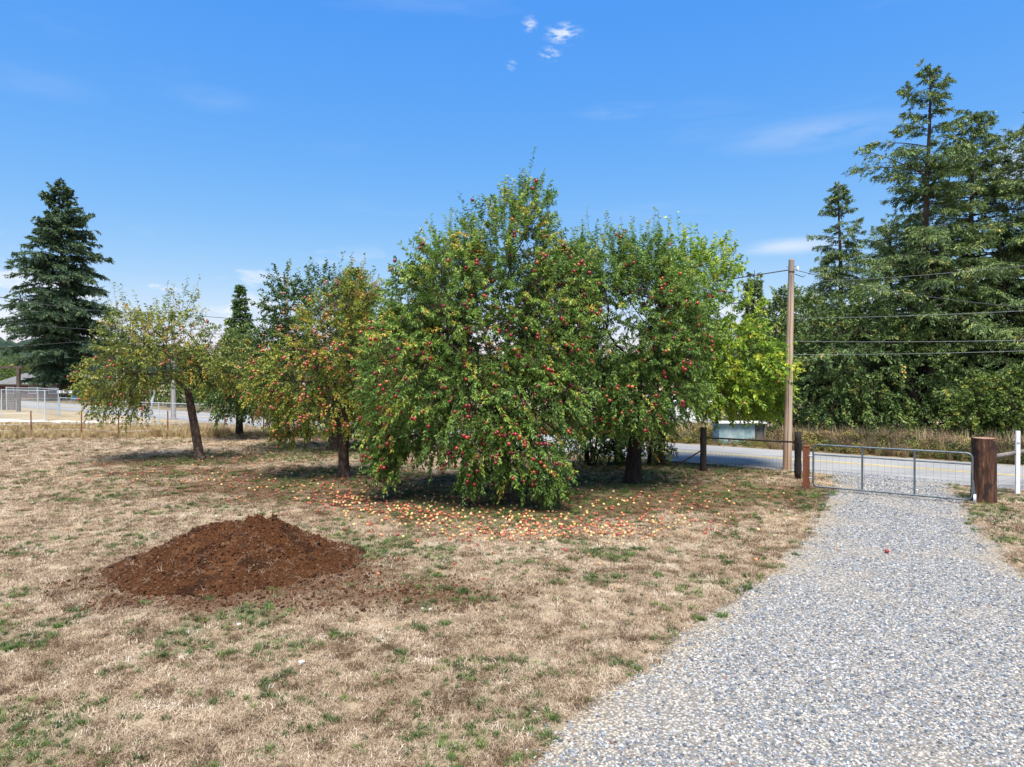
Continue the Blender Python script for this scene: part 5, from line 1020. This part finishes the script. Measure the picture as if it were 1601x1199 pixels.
# fat log post
t = NT('split_log'); v = t.coord((7, 7, 0.7)); n1 = t.noise(v, 2.2, 6, 0.7); n2 = t.noise(t.coord((2.2, 2.2, 1.6), loc=(3, 1, 7)), 1.6, 4)
c = t.ramp(n1, [(0.30, (0.018, 0.010, 0.008)), (0.46, (0.060, 0.028, 0.017)), (0.60, (0.14, 0.066, 0.038)), (0.74, (0.40, 0.26, 0.18))])
c = t.mix(t.maprange(n2, 0.47, 0.60), c, (0.030, 0.018, 0.015)); M['log'] = t.principled(c, 0.8, 0.25, t.bump(n1, 1.0, 0.04))
lb_ = G(1539, 785); lh = 100 / FPX * lb_[1]; lg = empty('log_post', lb_, 'fat red-brown split log post at the right gate end', 'post')
reseed(56); trunk_mesh('shaft', [lb_, lb_ + hp * 0.4, lb_ + hp * lh * 0.7, lb_ + hp * lh], [0.265, 0.255, 0.25, 0.255], M['log'], lg, lb_, 26, 0.10, 1.04)
M['log_top'] = noisy_mat('cut_log_top', (0.16, 0.075, 0.045), (0.40, 0.24, 0.16), 9, 0.85, 0.2); MB().tube([hp * (lh - 0.04), hp * (lh + 0.008)], [0.245, 0.235], 26).build('cut_top', M['log_top'], lg)
# rail, white post and mesh to the right
re = np.array([16.5, 13.6, 0.0]); rf = empty('rail_fence', lb_ + np.array([0.26, 0.1, 0]), 'weathered round rail and wire mesh running right from log post', 'fence'); o0 = np.array(rf.location)
zr = 3 - (716 - HZ) / FPX * lb_[1]; wp = G(1586, 771); far_e = wp + (wp - lb_) / np.linalg.norm(wp - lb_) * 5
MB().tube([hp * zr + np.array([-0.05, 0.0, 0]), far_e - o0 + hp * (zr - 0.05)], 0.055, 10).build('rail', M['grey_wood'], rf)
mesh_panel('wire_mesh', z_ + np.array([0, 0.05, 0]), far_e - o0 + np.array([0, 0.05, 0]), 0.05, 0.75, 0.15, 0.15, rf, 0.002)
MB().tube([far_e - o0, far_e - o0 + hp * 1.3], 0.08, 10).build('post', M['grey_wood'], rf)
wq = empty('marker_post', wp + np.array([0, -0.13, 0]), 'slim white marker post right of the log post', 'post'); wh = 98 / FPX * wp[1]
MB().box((0, 0, wh / 2), (0.10, 0.05, wh)).build('shaft', M['white_paint'], wq); MB().box((0.0, -0.035, wh * 0.82), (0.07, 0.02, 0.03)).build('clip', M['galv'], wq)
# blue box shed and white trailer over the road
M['teal'] = noisy_mat('peeling_teal_paint', (0.17, 0.26, 0.28), (0.27, 0.38, 0.40), 3, 0.8, 0.2, c3=(0.50, 0.55, 0.53)); M['pale_roof'] = noisy_mat('pale_sheet_roof', (0.45, 0.44, 0.42), (0.62, 0.62, 0.60), 3, 0.7, 0.3)
sb_ = at_c(1152, 30.6); sd = empty('blue_shed', sb_, 'low weathered blue box shed with flat pale roof over the road', 'shed'); sz_ = 3 - (661 - HZ) / FPX * sb_[1]
MB().box((-0.15, 0, sz_ / 2), (1.6, 1.0, sz_)).build('wall', M['teal'], sd); MB().box((0.86, 0.02, sz_ / 2 - 0.03), (0.4, 0.9, sz_ - 0.06)).build('end_panel', M['grey_wood'], sd)
MB().box((0.06, -0.05, sz_ + 0.03), (2.15, 1.25, 0.05)).build('roof', M['pale_roof'], sd); MB().box((1.10, -0.45, sz_ / 2 + 0.06), (0.08, 0.08, sz_ + 0.12)).build('corner_post', M['grey_wood'], sd)
tb = at_c(1080, 36.5); tr_ = empty('trailer', tb, 'white trailer across the road glimpsed under the lime tree', 'trailer')
MB().box((0, 0, 1.05), (2.2, 1.6, 1.1)).build('body', M['white_paint'], tr_); MB().box((0, 0, 1.64), (2.3, 1.7, 0.08)).build('roof', M['white_paint'], tr_)
MB().box((0.35, -0.82, 1.15), (0.7, 0.04, 0.4)).build('window', M['glass'], tr_)
for s_ in (-0.35, 0.35): MB().tube([(s_, -0.85, 0.3), (s_, -0.65, 0.3)], 0.3, 16).build('wheel', M['dark_wood'], tr_)

# pale stones on the lawn near the heap
M['white_stone'] = noisy_mat('white_stone', (0.45, 0.44, 0.42), (0.72, 0.71, 0.69), 30, 0.85, 0.2)
for k, (px, py, sz, lab) in enumerate(((470, 1040, 0.05, 'largest white stone on the lawn below the soil heap'), (452, 1010, 0.022, 'small pale stone just above the largest white stone'), (372, 978, 0.028, 'small pale stone on the lawn under the heap middle'), (660, 953, 0.026, 'small white stone on the lawn right of the heap'), (672, 955, 0.03, 'white stone rightmost of the pair right of the heap'))):
    p_ = G(px, py); o = obj('stone', pebble_mesh('stone', 900 + k, 0.6), M['white_stone'], None, (p_[0], p_[1], sz * 0.35)); o.scale = (sz, sz, sz); tag(o, lab, 'stone')
